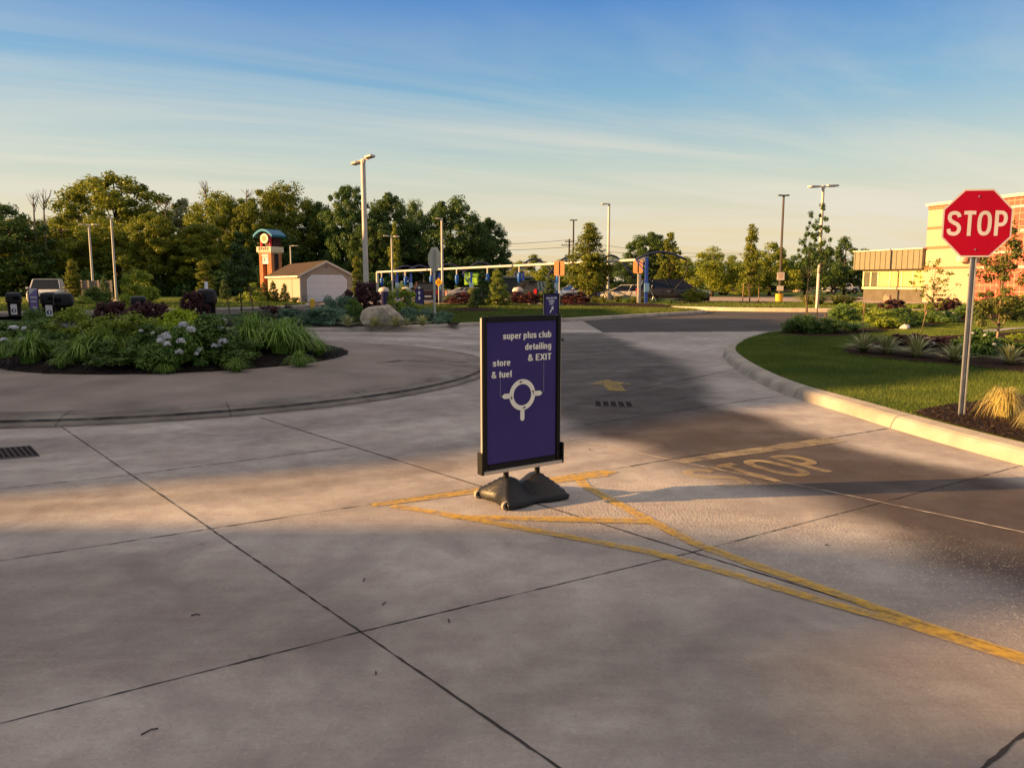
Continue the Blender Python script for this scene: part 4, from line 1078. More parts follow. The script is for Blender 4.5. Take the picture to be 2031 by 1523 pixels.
utility(1128, 474, 112, 'wooden utility pole with transformers against the sky, mid picture', [(.9, 2.3), (1.0 - .6, 1.2)])
utility(131, 452, 95, 'wooden utility pole with a transformer in front of the left trees', [(.4, 1.6)])
utility(628, 455, 105, 'wooden utility pole in a gap of the trees above the garage', [(.5, 2.4), (2.0, 1.6)], trans=False)
def wire(pts, r, label):
    mb = MB(); P = []
    for (a, b, s) in pts:
        for i in range(13):
            t = i / 12; q = a.lerp(b, t); q.z -= s * 4 * t * (1 - t); P.append(q)
    mb.tube(P, r, 4, cap=False)
    return tag(mb.build('overhead_wire', mat('wire', (0.10, 0.08, 0.07), .7)), label, 'wire', 'overhead wires across the sky')
pl = D(1128, 476, 112)
for dz, i, lb in ((0, 0, 'upper thin overhead wire strung across the sky by the utility pole'), (-1.0, 1, 'lower thin overhead wire strung across the sky by the utility pole')):
    wire([(D(628, 470 + i * 6, 105), Vector((pl.x, pl.y, pl.z + dz)), .9), (Vector((pl.x, pl.y, pl.z + dz)), D(1480, 502 + i * 3, 150), .8), (D(1480, 502 + i * 3, 150), D(1700, 500 + i * 3, 160), 1.2)], .028, lb)
wire([(D(-80, 400, 80), D(131, 428, 95), 1.0), (D(131, 428, 95), D(628, 470, 105), 1.5)], .02, 'faint overhead wire above the trees at the upper left')

# ================================================================== BINS, POST, BOULDER
def bin_(px, ybase, Y, label, sticker=True, yaw=0.0, s=1.0, paper=False):
    b = G(px, ybase) if Y is None else Vector((D(px, 600, Y).x, Y, 0))
    o = empty('litter_bin', (b.x, b.y, 0), label, 'litter bin', 'round topped plastic litter bins', yaw)
    mb = MB(); mb.lathe([(.33, 0), (.33, .05), (.27, .07), (.29, .68), (.31, .72)], 24)
    bd = mb.build('body', M_BLACK, o, smooth='auto')
    l = MB(); l.lathe([(.33, .68), (.35, .70), (.35, .80), (.34, 1.0), (.29, 1.12), (.18, 1.17), (.02, 1.185)], 24)
    ld = l.build('lid', M_BLACK, o, smooth='auto')
    MB().box((.12, -.29, .90), (.30, .12, .15)).build('opening', M_HOLE, ld, rz=R(28))
    if sticker:
        k = MB(); k.box((0, -.296, .36), (.26, .02, .5)); kk = k.build('notice', mat('notice_white', (0.58, 0.55, 0.54), .6), o, rz=R(28))
        d = MB(); d.tube([(0, -.309, .3), (0, -.313, .3)], .1, 18); d.build('logo', mat('logo_blue', (0.03, 0.04, 0.10), .5), kk)
        d2 = MB(); d2.box((.01, -.3155, .3), (.05, .003, .12)); d2.build('logo_mark', M_WHITE, kk)
    if paper: MB().box((.08, 0, 1.29), (.14, .1, .26)).build('cup', mat('paper_white', (0.75, 0.75, 0.75), .6), o)
    o.scale = (s, s, s)
    return o
bin_(30, 628, None, 'leftmost dark litter bin standing alone at the picture edge', s=.97)
bin_(97, 630, 34.2, 'litter bin with a white notice, behind its darker neighbour')
bin_(126, 643, 30.7, 'larger dark litter bin just right of the one with the white notice', sticker=False, yaw=R(-60), s=1.02)
bin_(275, 634, 31.5, 'brownish litter bin behind the purple shrubs', sticker=False, s=.9)
bin_(410, 645, 31.2, 'litter bin with a paper cup standing on its lid', sticker=False, yaw=R(-60), s=1.15, paper=True)
p = G(621, 640, .16); hh = D(621, 592, p.y).z
o = empty('bollard', (p.x, p.y, .1), 'yellow bollard standing in the far mulch bed left of the boulder', 'bollard')
MB().tube([(0, 0, 0), (0, 0, hh - .1 - .04), (0, 0, hh - .1)], [.085, .085, .05], 14).build('post', M_YPOST, o, smooth='auto')

def rock(name, c, d, m, seed, label, cat='boulder', sub=5, rz=0.0, cut=.85):
    bm = bmesh.new(); bmesh.ops.create_icosphere(bm, subdivisions=sub, radius=1)
    rng = np.random.default_rng(seed); pl_ = [(Vector(rng.normal(size=3)).normalized(), rng.uniform(cut - .2, cut)) for _ in range(16)]
    from mathutils import noise as mn
    for v in bm.verts:
        co = v.co.copy()
        k = 1.0
        for nn_, dd in pl_:
            q = co.dot(nn_)
            if q > dd: co -= nn_ * (q - dd) * .85
        f = 1 + .10 * mn.noise(co * 2.2 + Vector((seed, 0, 0))) + .035 * mn.noise(co * 7) + .012 * mn.noise(co * 20)
        co *= f
        v.co = Vector((co.x * d[0], co.y * d[1], co.z * d[2]))
    me = bpy.data.meshes.new(name); bm.to_mesh(me); bm.free(); me.materials.append(m)
    o = bpy.data.objects.new(name, me); COL.objects.link(o); o.location = c; o.rotation_euler = (0, 0, rz)
    return tag(o, label, cat)
M_ROCK = mat('grey_stone', (0.36, 0.31, 0.25), 0.9, var=0.4, scale=3.0, bump=1.0, bscale=9, dirt=(0.12, 0.10, 0.075), dscale=2.4, damt=0.75)
p = G(745, 648, .16); rock('boulder', (p.x, p.y + .5, .42), (.86, .55, .66), M_ROCK, 4, 'large grey boulder in the far mulch bed', cut=.74)
p = G(1412, 0 + 640, .16)
M_PALEROCK = mat('pale_stone', (0.52, 0.46, 0.42), .85, var=.2, scale=5, bump=.4)
p = G(1795, 653, .16); rock('rock', (p.x, p.y, .2), (.17, .13, .14), M_PALEROCK, 6, 'small pale rock at the near edge of the right shrub bed', 'rock', 3)
p = G(1836, 684, .16); rock('rock', (p.x, p.y, .2), (.2, .15, .17), M_PALEROCK, 7, 'pinkish rock behind the yuccas on the right lawn', 'rock', 3)
p = G(1288, 601, .1); rock('rock', (p.x, p.y, .25), (.5, .35, .3), M_PALEROCK, 8, 'tan rock among the small grasses below the parked van', 'rock', 3)
p = G(1686, 598, .1); rock('rock', (p.x, p.y - 6, .4), (.3, .3, .4), mat('tan_stone', (0.30, 0.22, 0.15), .9), 9, 'tan block of stone beside the sunlit ornamental grasses', 'rock', 3)

# ================================================================== GARAGE
th = R(27); A0 = G(597, 600)
gr = empty('garage', (A0.x, A0.y, 0), 'small beige garage with a brown shingle roof and a white door', 'garage', None, th)
r0 = D(690, 600, A0.y); 
WG = 4.15; LG = 14.6; EZ = D(597, 545, A0.y).z; AZ = D(640, 518.5, A0.y + 1).z
M_SIDING = mat('beige_siding', (0.34, 0.28, 0.235), .75, var=.05)
def siding_mat(name, col, n=9.0):
    m = bpy.data.materials.new(name); m.use_nodes = True; nn, l = nd(m); b = nn['Principled BSDF']; b.inputs['Roughness'].default_value = .7
    t = nn.new('ShaderNodeTexCoord'); w = nn.new('ShaderNodeTexWave'); w.bands_direction = 'Z'; w.wave_profile = 'SAW'; w.inputs['Scale'].default_value = n / 6.283 * 1.0
    l.new(t.outputs['Object'], w.inputs['Vector']); bp = nn.new('ShaderNodeBump'); bp.inputs['Strength'].default_value = .8; bp.inputs['Distance'].default_value = .03
    l.new(w.outputs['Fac'], bp.inputs['Height']); l.new(bp.outputs[0], b.inputs['Normal']); b.inputs['Base Color'].default_value = (*col, 1); return m
M_SID = siding_mat('lap_siding', (0.40, 0.33, 0.27), 30)
MB().prism([(0, 0), (WG, 0), (WG, EZ), (WG / 2, AZ - .05), (0, EZ)], 0, LG, axis='y').build('wall', M_SID, gr)
rm = MB(); ov = .22; th_ = .07
for s in (-1, 1):
    e = (WG / 2 + s * (WG / 2 + ov), EZ - ov * (AZ - EZ) / (WG / 2)); a = (WG / 2, AZ)
    rm.prism([a, e, (e[0], e[1] + th_), (a[0], a[1] + th_)], -.18, LG + .18, axis='y')
rf = rm.build('roof', mat('brown_shingles', (0.058, 0.042, 0.030), .9, var=.25, scale=5, bump=.6, bscale=9), gr)
tm_ = MB()
for s in (-1, 1):
    e = (WG / 2 + s * (WG / 2 + ov), EZ - ov * (AZ - EZ) / (WG / 2)); a = (WG / 2, AZ)
    tm_.prism([(a[0], a[1] - .10), (e[0], e[1] - .10), (e[0], e[1] + .06), (a[0], a[1] + .06)], -.21, -.185, axis='y')
tm_.box((-ov - .02, LG / 2, EZ - .08 - ov * .3), (.05, LG + .3, .15)); tm_.box((WG + ov + .02, LG / 2, EZ - .08 - ov * .3), (.05, LG + .3, .15))
tm_.box((-.02, -.02, EZ / 2), (.1, .06, EZ - .1)); tm_.box((WG + .02, -.02, EZ / 2), (.1, .06, EZ - .1))
tm_.build('trim', mat('trim_cream', (0.58, 0.52, 0.42), .6), gr)
dw = 3.0; dh = 2.05; dx = (WG - dw) / 2 + .02; ch = .32
dr = MB(); dr.prism([(dx, .03), (dx + dw, .03), (dx + dw, dh - ch), (dx + dw - ch, dh), (dx + ch, dh), (dx, dh - ch)], -.05, -.02, axis='y')
dd = dr.build('door', mat('white_door', (0.60, 0.58, 0.585), .5, var=.03), gr)
jm_ = MB()
for k in range(1, 4): jm_.box((dx + dw / 2, -.053, dh * k / 4), (dw - .08, .008, .012))
jm_.build('panel_groove', mat('groove_grey', (0.40, 0.385, 0.39), .6), dd)
fm = MB(); c1 = .09
fm.prism([(dx - c1, .0), (dx, .0), (dx, dh - ch), (dx + ch, dh), (dx + dw - ch, dh), (dx + dw, dh - ch), (dx + dw, 0), (dx + dw + c1, 0), (dx + dw + c1, dh - ch + .04), (dx + dw - ch + .04, dh + c1), (dx + ch - .04, dh + c1), (dx - c1, dh - ch + .04)], -.035, -.003, axis='y')
fm.build('door_frame', mat('frame_white', (0.7, 0.68, 0.66), .5), gr)
MB().tube([(WG / 2, -.03, AZ - .42), (WG / 2, 0, AZ - .42)], .12, 14).build('vent', mat('vent_grey', (0.2, 0.18, 0.17), .6), gr)
MB().box((.35, -.08, .4), (.22, .16, .35)).build('meter_box', mat('transformer_grey', (0.22, 0.22, 0.22), .5), gr)

# ================================================================== PRICE SIGN TOWER
YT = 80; tx_ = D(540, 600, YT).x; k = YT / FPX
tw = empty('sign_tower', (tx_, YT, 0), 'brick sign tower with a blue arched cap and a price board, behind the garage', 'sign tower', None, R(-24))
zz = lambda y: D(540, y, YT).z
HW = .78
M_ORB = mat('orange_brick', (0.42, 0.17, 0.08), .85, var=.12); M_CRB = mat('cream_block', (0.62, 0.52, 0.36), .8)
for sx_ in (-1, 1):
    for sy_ in (-1, 1):
        MB().box((sx_ * (HW - .22), sy_ * (HW - .22), zz(503) / 2), (.44, .44, zz(503))).build('brick_pier', M_ORB, tw)
MB().box((.02, HW - .2, zz(503) / 2), (1.2, .3, zz(503))).build('rear_wall', M_BRONZE, tw)
MB().box((HW - .12, 0, zz(503) / 2), (.16, 1.2, zz(503))).build('side_wall', M_BRONZE, tw)
mb = MB(); mb.box((0, 0, zz(495.5)), (2 * HW + .35, 2 * HW + .35, zz(489) - zz(500))); mb.box((0, 0, zz(501.5)), (2 * HW + .12, 2 * HW + .12, zz(500) - zz(503.5)))
mb.build('name_block', M_CRB, tw, bevel=.02)
lm = MB(); fy = -HW - .185
for i, w_ in enumerate((.16, .12, .2, .1, .12)): lm.box((-.55 + i * .27, fy, zz(494.5) + (.06 if i % 2 else 0)), (w_, .03, .36 - .06 * (i % 3)))
lm.build('name_lettering', mat('brown_letters', (0.16, 0.09, 0.05), .6), tw)
pr = MB(); pr.box((0, -HW + .1, zz(507)), (.98, .2, zz(503.5) - zz(510))); pr.build('red_board', mat('red_board', (0.5, 0.1, 0.08), .5), tw)
lm = MB()
for i in range(6): lm.box((-.36 + i * .145, -HW - .005, zz(507)), (.09, .012, .2))
lm.build('red_board_lettering', M_WHITE, tw)
pr = MB(); pr.box((0, -HW + .1, zz(517)), (1.0, .2, zz(510.3) - zz(524))); pr.build('price_board', mat('price_board', (0.7, 0.72, 0.7), .5), tw)
lm = MB(); zc_ = zz(516)
def seg7(mb, x, z, w, h, dg, t=.04):
    S7 = {'2': 'abged', '8': 'abcdefg', '9': 'abcdfg', '7': 'abc', '3': 'abgcd'}[dg]
    B = {'a': (0, h / 2, w, t), 'g': (0, 0, w, t), 'd': (0, -h / 2, w, t), 'f': (-w / 2, h / 4, t, h / 2), 'b': (w / 2, h / 4, t, h / 2), 'e': (-w / 2, -h / 4, t, h / 2), 'c': (w / 2, -h / 4, t, h / 2)}
    for s in S7: bx = B[s]; mb.box((x + bx[0], -HW - .006, z + bx[1]), (bx[2], .014, bx[3]))
for i, dg in enumerate('3.87'.replace('.', '')): seg7(lm, -.25 + i * .26, zc_ + .04, .18, .34, dg)
lm.build('price_digits', mat('digit_teal', (0.06, 0.16, 0.15), .5), tw)
for sx_ in (-1, 1):
    for sy_ in (-1, 1):
        MB().tube([(sx_ * (HW - .22), sy_ * (HW - .22), zz(490)), (sx_ * (HW - .22), sy_ * (HW - .22), zz(463))], .14, 10).build('red_column', mat('red_column', (0.55, 0.03, 0.045), .45), tw)
MB().box((0, .2, (zz(490) + zz(464)) / 2), (1.5, 1.2, zz(464) - zz(490))).build('dark_core', mat('maroon_panel', (0.05, 0.012, 0.012), .6), tw)
MB().tube([(0, -HW + .22, zz(489)), (0, -HW + .22, zz(480))], .04, 6).build('stem', M_CRB, tw)
MB().tube([(0, -HW + .1, zz(474)), (0, -HW - .05, zz(474))], .50, 28).build('clock_face', mat('disc_cream', (0.68, 0.56, 0.40), .5), tw)
dm_ = MB(); dm_.tube([(-.04, -HW - .05, zz(474)), (-.04, -HW - .065, zz(474))], .26, 20); dm_.build('disc_emblem', mat('disc_orange', (0.55, 0.25, 0.1), .5), tw)
arc = MB(); vsn = []
for k_ in range(13):
    t = -1 + 2 * k_ / 12; z = zz(455.5) - .62 * t * t
    vsn.append((t * (HW + .45), z))
prof_ = vsn + [(x * .97, z - .22) for x, z in reversed(vsn)]
arc.prism(prof_, -HW - .3, HW + .3, axis='y')
arc.build('arched_cap', mat('blue_metal_roof', (0.02, 0.13, 0.23), .35, .3), tw)

# ================================================================== RED AND CREAM BUILDING
def tile_mat(name, col, gcol, sc=1.6, bias=.6):
    m = bpy.data.materials.new(name); m.use_nodes = True; nn, l = nd(m); b = nn['Principled BSDF']; b.inputs['Roughness'].default_value = .75
    t = nn.new('ShaderNodeTexCoord'); s = nn.new('ShaderNodeSeparateXYZ'); l.new(t.outputs['Object'], s.inputs[0])
    c = nn.new('ShaderNodeCombineXYZ'); l.new(s.outputs['Y'], c.inputs[0]); l.new(s.outputs['Z'], c.inputs[1])
    br = nn.new('ShaderNodeTexBrick'); l.new(c.outputs[0], br.inputs['Vector']); br.offset = 0.0 if bias else .5
    br.inputs['Scale'].default_value = 1.0; br.inputs['Brick Width'].default_value = 1 / sc; br.inputs['Row Height'].default_value = 1 / sc if bias else .2
    br.inputs['Mortar Size'].default_value = .03; br.inputs['Mortar Smooth'].default_value = .4
    br.inputs['Color1'].default_value = (*col, 1); br.inputs['Color2'].default_value = (*[q * .93 for q in col], 1); br.inputs['Mortar'].default_value = (*gcol, 1)
    n2 = nn.new('ShaderNodeTexNoise'); n2.inputs['Scale'].default_value = 1.2; n2.inputs['Detail'].default_value = 8; l.new(t.outputs['Object'], n2.inputs['Vector'])
    mr = nn.new('ShaderNodeMapRange'); mr.inputs[3].default_value = .85; mr.inputs[4].default_value = 1.15; l.new(n2.outputs[0], mr.inputs[0])
    v = nn.new('ShaderNodeVectorMath'); v.operation = 'SCALE'; l.new(br.outputs['Color'], v.inputs[0]); l.new(mr.outputs[0], v.inputs['Scale']); l.new(v.outputs[0], b.inputs['Base Color'])
    return m
M_RTILE = tile_mat('red_tile', (0.46, 0.075, 0.05), (0.55, 0.22, 0.13), 2.2)
M_CBLK = tile_mat('cream_split_block', (0.42, 0.335, 0.21), (0.31, 0.24, 0.15), 3.0, 0)
M_RBAND = tile_mat('red_band', (0.48, 0.10, 0.045), (0.52, 0.16, 0.08), 2.6)
M_CAP = mat('pale_coping', (0.50, 0.44, 0.36), .6)
bY = 62.0; bX = D(1829, 600, bY).x
direc = Vector((D(2031, 600, 53.8).x - bX, 53.8 - bY)).normalized()
angb = math.atan2(direc.y, direc.x) + R(90)     # local -y runs along the wall towards the camera, local -x is the lit face
bd = empty('store_building', (bX, bY, 0), 'cream and red tiled building with a low windowed wing at the right', 'building', None, angb)
HB = D(1829, 409, bY).z
def zb_(y): return D(1829, y, bY).z
Lr = 26.0; ys_ = -4.2                            # cream part from 0 to ys_, red beyond
MB().box((6.0, (ys_) / 2, HB / 2), (12.0, -ys_, HB)).build('cream_wall', M_CBLK, bd)
MB().box((6.05, ys_ - (Lr + ys_) / 2, HB / 2 + .0), (12.0, Lr + ys_, HB - .02)).build('red_wall', M_RTILE, bd)
for y0, y1 in ((417, 410), (456, 451), (495, 490), (534, 530)):
    MB().box((-.015, ys_ / 2, (zb_(y0) + zb_(y1)) / 2), (.05, -ys_ + .002, zb_(y1) - zb_(y0))).build('red_stripe', M_RBAND, bd)
for y0, y1 in ((429, 425), (472, 467), (508, 504), (535, 531)):
    MB().box((.02, ys_ - (Lr + ys_) / 2, (zb_(y0) + zb_(y1)) / 2), (.08, Lr + ys_ - .01, zb_(y1) - zb_(y0))).build('cream_stripe', M_CAP, bd)
MB().box((6.0, -Lr / 2, HB + .08), (12.3, Lr + .3, .22)).build('coping', M_CAP, bd)
# wing
wl2 = 7.2; WH = D(1829, 492, bY).z; wz1 = D(1829, 533, bY).z
M_FASC = mat('bronze_fascia', (0.185, 0.165, 0.11), .5, var=.08)
wb = empty('wing', (0, 0, 0), None, None); wb.parent = bd
bpy.data.objects.remove(wb)
MB().box((2.6, wl2 / 2 + .02, (WH - .15) / 2), (4.2, wl2 - .6, WH - .2)).build('wing_wall', mat('brown_brick', (0.115, 0.10, 0.075), .85, var=.15, scale=3), bd)
fz0, fz1 = wz1, WH - .08
MB().box((2.2, wl2 / 2 + .12, (fz0 + fz1) / 2), (5.0, wl2 + .2, fz1 - fz0)).build('fascia', M_FASC, bd)
MB().box((2.2, wl2 / 2 + .12, fz1 + .05), (5.2, wl2 + .35, .1)).build('fascia_cap', M_CAP, bd)
for i in range(13):
    MB().box((-.32, .3 + i * .58, (fz0 + fz1) / 2), (.06, .05, fz1 - fz0 - .02)).build('fascia_rib', M_FASC, bd)
wz0 = D(1829, 574, bY).z + .12; MWF = mat('cream_window_frame', (0.66, 0.54, 0.30), .5)
wf = MB()
wf.box((.42, 3.62, wz0 - .06), (.16, 6.7, .18)); wf.box((.42, 3.62, fz0 - .11), (.16, 6.7, .16))
for y in (.35, 1.45, 2.6, 3.85, 5.15, 6.0, 6.85): wf.box((.42, y, (wz0 + fz0) / 2), (.15, .14, fz0 - wz0 - .2))
wf.build('window_frame', MWF, bd)
MYW = mat('yellow_blind', (0.60, 0.46, 0.16), .5); MDG = mat('window_glass', (0.10, 0.10, 0.07), .15)
for y0, y1, mm, nm2 in ((.42, 1.38, MYW, 'blind'), (1.52, 2.53, MYW, 'blind'), (2.67, 3.78, MYW, 'blind'), (3.92, 5.08, MYW, 'blind'), (5.22, 5.93, MDG, 'pane'), (6.07, 6.78, MDG, 'pane')):
    MB().box((.46, (y0 + y1) / 2, (wz0 + fz0) / 2), (.1, y1 - y0, fz0 - wz0 - .22)).build('window_' + nm2, mm, bd)
MB().lathe([(.02, 0), (.35, .05), (.42, .35), (.3, .6), (.02, .66)], 14).build('wall_lamp', mat('lamp_globe', (0.7, 0.6, 0.4), .4), bd, loc=(-.35, ys_ + .5, zb_(523)))
MB().box((-.3, ys_ - .9, zb_(518)), (.5, .6, .55)).build('camera_box', M_BRONZE, bd)

# ================================================================== GREY BUILDINGS BEHIND THE VACUUM BAYS
def plain_building(px0, px1, ytop, Y, depth, mw, label, roof=None, ytop2=None, name='building', doors=()):
    a, b = D(px0, ytop, Y), D(px1, ytop, Y); w = b.x - a.x; h = a.z
    o = empty(name, (a.x, Y, 0), label, 'building')
    MB().box((w / 2, depth / 2, h / 2), (w, depth, h)).build('wall', mw, o)
    MB().box((w / 2, depth / 2, h + .1), (w + .5, depth + .5, .25)).build('roof_edge', roof or M_CAP, o)
    for (x0, x1, y0, y1, mm, nm2) in doors:
        p0, p1 = D(x0, y1, Y), D(x1, y0, Y)
        MB().box(((p0.x + p1.x) / 2 - a.x, -.03, (p0.z + p1.z) / 2), (p1.x - p0.x, .06, p1.z - p0.z)).build(nm2, mm, o)
    return o
M_GREYW = mat('dark_grey_wall', (0.085, 0.08, 0.075), .8)
plain_building(995, 1165, 551, 100, 12, M_GREYW, 'low dark grey building behind the vacuum bays', mat('grey_roof', (0.3, 0.28, 0.24), .6), doors=[(1118, 1128, 560, 595, mat('pale_door', (0.4, 0.42, 0.4), .6), 'door'), (1134, 1139, 560, 595, mat('pale_door', (0.4, 0.42, 0.4), .6), 'door')])
plain_building(992, 1046, 529, 135, 10, mat('pale_wall', (0.5, 0.42, 0.32), .8), 'pale building with a dark window seen over the low grey one', mat('tan_roof', (0.42, 0.3, 0.2), .6), doors=[(1016, 1026, 533, 541, M_GREYW, 'window')])
plain_building(1582, 1614, 572, 118, 8, mat('tan_wall', (0.55, 0.38, 0.22), .8), 'small tan house glimpsed past the slim lamp post on the right', mat('tan_roof', (0.42, 0.3, 0.2), .6), doors=[(1586, 1592, 577, 583, M_GREYW, 'window')])
# bin enclosure on the left
o = empty('fence_enclosure', (D(160, 600, 57).x, 57, 0), 'grey fence enclosure with pale posts behind the yellow young tree at left', 'enclosure')
e0, e1 = D(165, 557, 57), D(224, 557, 57); w = e1.x - e0.x
MB().box((w / 2 + .2, 0, e0.z / 2), (w, .08, e0.z)).build('panel', mat('grey_fence', (0.19, 0.165, 0.145), .8), o)
for x in (0.2, w * .33, w * .66, w + .2): MB().box((x, -.08, e0.z / 2 + .02), (.12, .1, e0.z + .05)).build('post', mat('pale_post', (0.4, 0.33, 0.22), .8), o)

# ================================================================== VACUUM STATION
vs_ = empty('vacuum_pipe', (0, 0, 0), 'long pale overhead vacuum pipe carried on a post, hung with blue canisters', 'pipe')
L0, L1 = D(748, 540, 72), D(1270, 515.5, 50)
MB().tube([L0, L1], [.09, .09], 12).build('pipe', M_POLE, vs_, smooth='auto')
MB().tube([(L0.x, L0.y, 0), L0], .115, 12).build('post', M_POLE, vs_, smooth='auto')
MB().box((L1.x + .05, L1.y, L1.z), (.45, .3, .3)).build('end_cap', M_POLE, vs_)
MB().tube([(L1.x, L1.y, 0), L1], .08, 10).build('post', M_POLE, vs_, smooth='auto')
M_BLUE = mat('blue_canister', (0.02, 0.10, 0.38), .35); M_MAST = mat('blue_mast', (0.03, 0.07, 0.34), .45)
def on_pipe(px):
    # parameter where the pipe passes pixel column px
    lo, hi = 0.0, 1.0
    for _ in range(40):
        m_ = (lo + hi) / 2; q = L0.lerp(L1, m_); dpt = q.y * math.cos(PITCH) - (q.z - CAM_H) * math.sin(PITCH)
        x = 1015.5 + FPX * q.x / dpt
        if x < px: lo = m_
        else: hi = m_
    return L0.lerp(L1, lo)
for px in (757, 804, 855, 906, 967, 1030, 1107, 1190):
    q = on_pipe(px)
    MB().tube([(q.x, q.y - .05, q.z - .05), (q.x, q.y - .05, q.z - .55)], .06, 8).build('drop_pipe', M_POLE, vs_)
    c_ = MB().lathe([(.05, -1.3), (.12, -1.2), (.15, -.95), (.15, -.6), (.08, -.5)], 12).build('canister', M_BLUE, vs_, loc=(q.x, q.y - .05, q.z), smooth='auto')
MAST = [(789, 540, 'leftmost'), (816, 542, 'second'), (872, 540, 'third'), (935, 540, 'fourth'), (1038, 540, 'fifth'), (1104, 545, 'sixth'), (1187, 545, 'seventh')]
def vac_arm(px, ytopm, Y, w, ypk, label):
    x = D(px, 600, Y).x; zt_ = D(px, ytopm, Y).z; hpk = D(px, ypk, Y).z - zt_ + .15
    o = empty('vacuum_station', (x, Y, 0), label, 'vacuum station', 'blue masts with curved hose arms', R(0))
    MB().box((0, 0, zt_ / 2), (.18, .18, zt_)).build('mast', M_MAST, o)
    br = MB(); br.tube([(-.05, 0, zt_ - 1.0), (-.75, 0, zt_ - .1)], .03, 6); br.tube([(0, 0, zt_ - .6), (-.75, 0, zt_ - .1)], .03, 6); br.build('brace', M_MAST, o)
    P = [(-.7 + t * w, 0, zt_ - .15 + hpk * math.sin(math.pi * min(1, t * 1.02))) for t in np.linspace(0, 1, 16)]
    ho = MB().tube(P, .07, 6).build('hose_arm', mat('navy_arm', (0.02, 0.025, 0.07), .5), o, smooth=True)
    e = P[-1]
    MB().tube([e, (e[0] + .08, 0, e[2] - .6), (e[0] - .25, 0, e[2] - 1.4), (e[0] - .9, 0, .9)], .035, 6).build('hose', M_BLACK, o, smooth=True)
    MB().box((-.0, -.14, 1.25), (.3, .14, .55)).build('box', mat('light_blue_box', (0.16, 0.30, 0.48), .5), o)
    MB().tube([(.15, 0, 1.3), (.65, 0, .35)], .035, 6).build('nozzle_rack', mat('cream_rack', (0.5, 0.42, 0.28), .6), o)
    return o
for px, yt, nm2 in MAST:
    Y = on_pipe(px).y + 1.2
    vac_arm(px, yt, Y, 3.1, {789: 528, 816: 527, 872: 524, 935: 520, 1038: 514, 1104: 511, 1187: 507}[px], nm2 + ' blue vacuum mast from the left behind the pale overhead pipe')
vac_arm(1281, 510, 49.5, 3.2, 500, 'rightmost blue vacuum mast with a big hoop arm above the dark van')
def drum(px, ybase, label):
    b = G(px, ybase, .1); b.y = min(b.y, 60)
    o = empty('vacuum_drum', (D(px, 600, b.y).x, b.y, 0), label, 'drum', 'dark drums with pale domed lids')
    MB().lathe([(.33, 0), (.36, .5), (.33, .95)], 16).build('body', mat('navy_plastic', (0.03, 0.025, 0.08), .5), o, smooth='auto')
    MB().lathe([(.37, .95), (.38, 1.05), (.28, 1.2), (.02, 1.26)], 16).build('lid', mat('pale_lid', (0.5, 0.42, 0.36), .5), o, smooth='auto')
drum(762, 603, 'dark drum with pale lid below the left end of the overhead pipe')
drum(806, 603, 'dark drum with pale lid just left of the small distant sign')
drum(1027, 603, 'dark drum with pale lid behind the red shrubs')
drum(1181, 600, 'dark drum with pale lid between the young tree and the lamp post')
# leaf-green lit screen panel
p0, p1 = D(921, 565, 64), D(949, 541, 64)
sc_ = empty('menu_board', ((p0.x + p1.x) / 2, 64, 0), 'bright yellow green leafy panel seen left of the dark conifers', 'panel')
def leafpanel():
    m = bpy.data.materials.new('green_print'); m.use_nodes = True; nn, l = nd(m); b = nn['Principled BSDF']
    t = nn.new('ShaderNodeTexCoord'); v = nn.new('ShaderNodeTexNoise'); v.inputs['Scale'].default_value = 2.2; v.inputs['Distortion'].default_value = 1.5; l.new(t.outputs['Object'], v.inputs['Vector'])
    r = nn.new('ShaderNodeValToRGB'); r.color_ramp.elements[0].position = .42; r.color_ramp.elements[0].color = (.03, .10, .01, 1); r.color_ramp.elements[1].position = .6; r.color_ramp.elements[1].color = (.55, .75, .03, 1)
    l.new(v.outputs[0], r.inputs[0]); l.new(r.outputs[0], b.inputs['Base Color']); l.new(r.outputs[0], b.inputs['Emission Color']); b.inputs['Emission Strength'].default_value = .12; return m
MB().box((0, 0, (p0.z + p1.z) / 2), (p1.x - p0.x, .08, p1.z - p0.z)).build('screen', leafpanel(), sc_)
MB().box((0, .1, p0.z / 2 + .1), (.12, .1, p0.z + .2)).build('post', M_BRONZE, sc_)

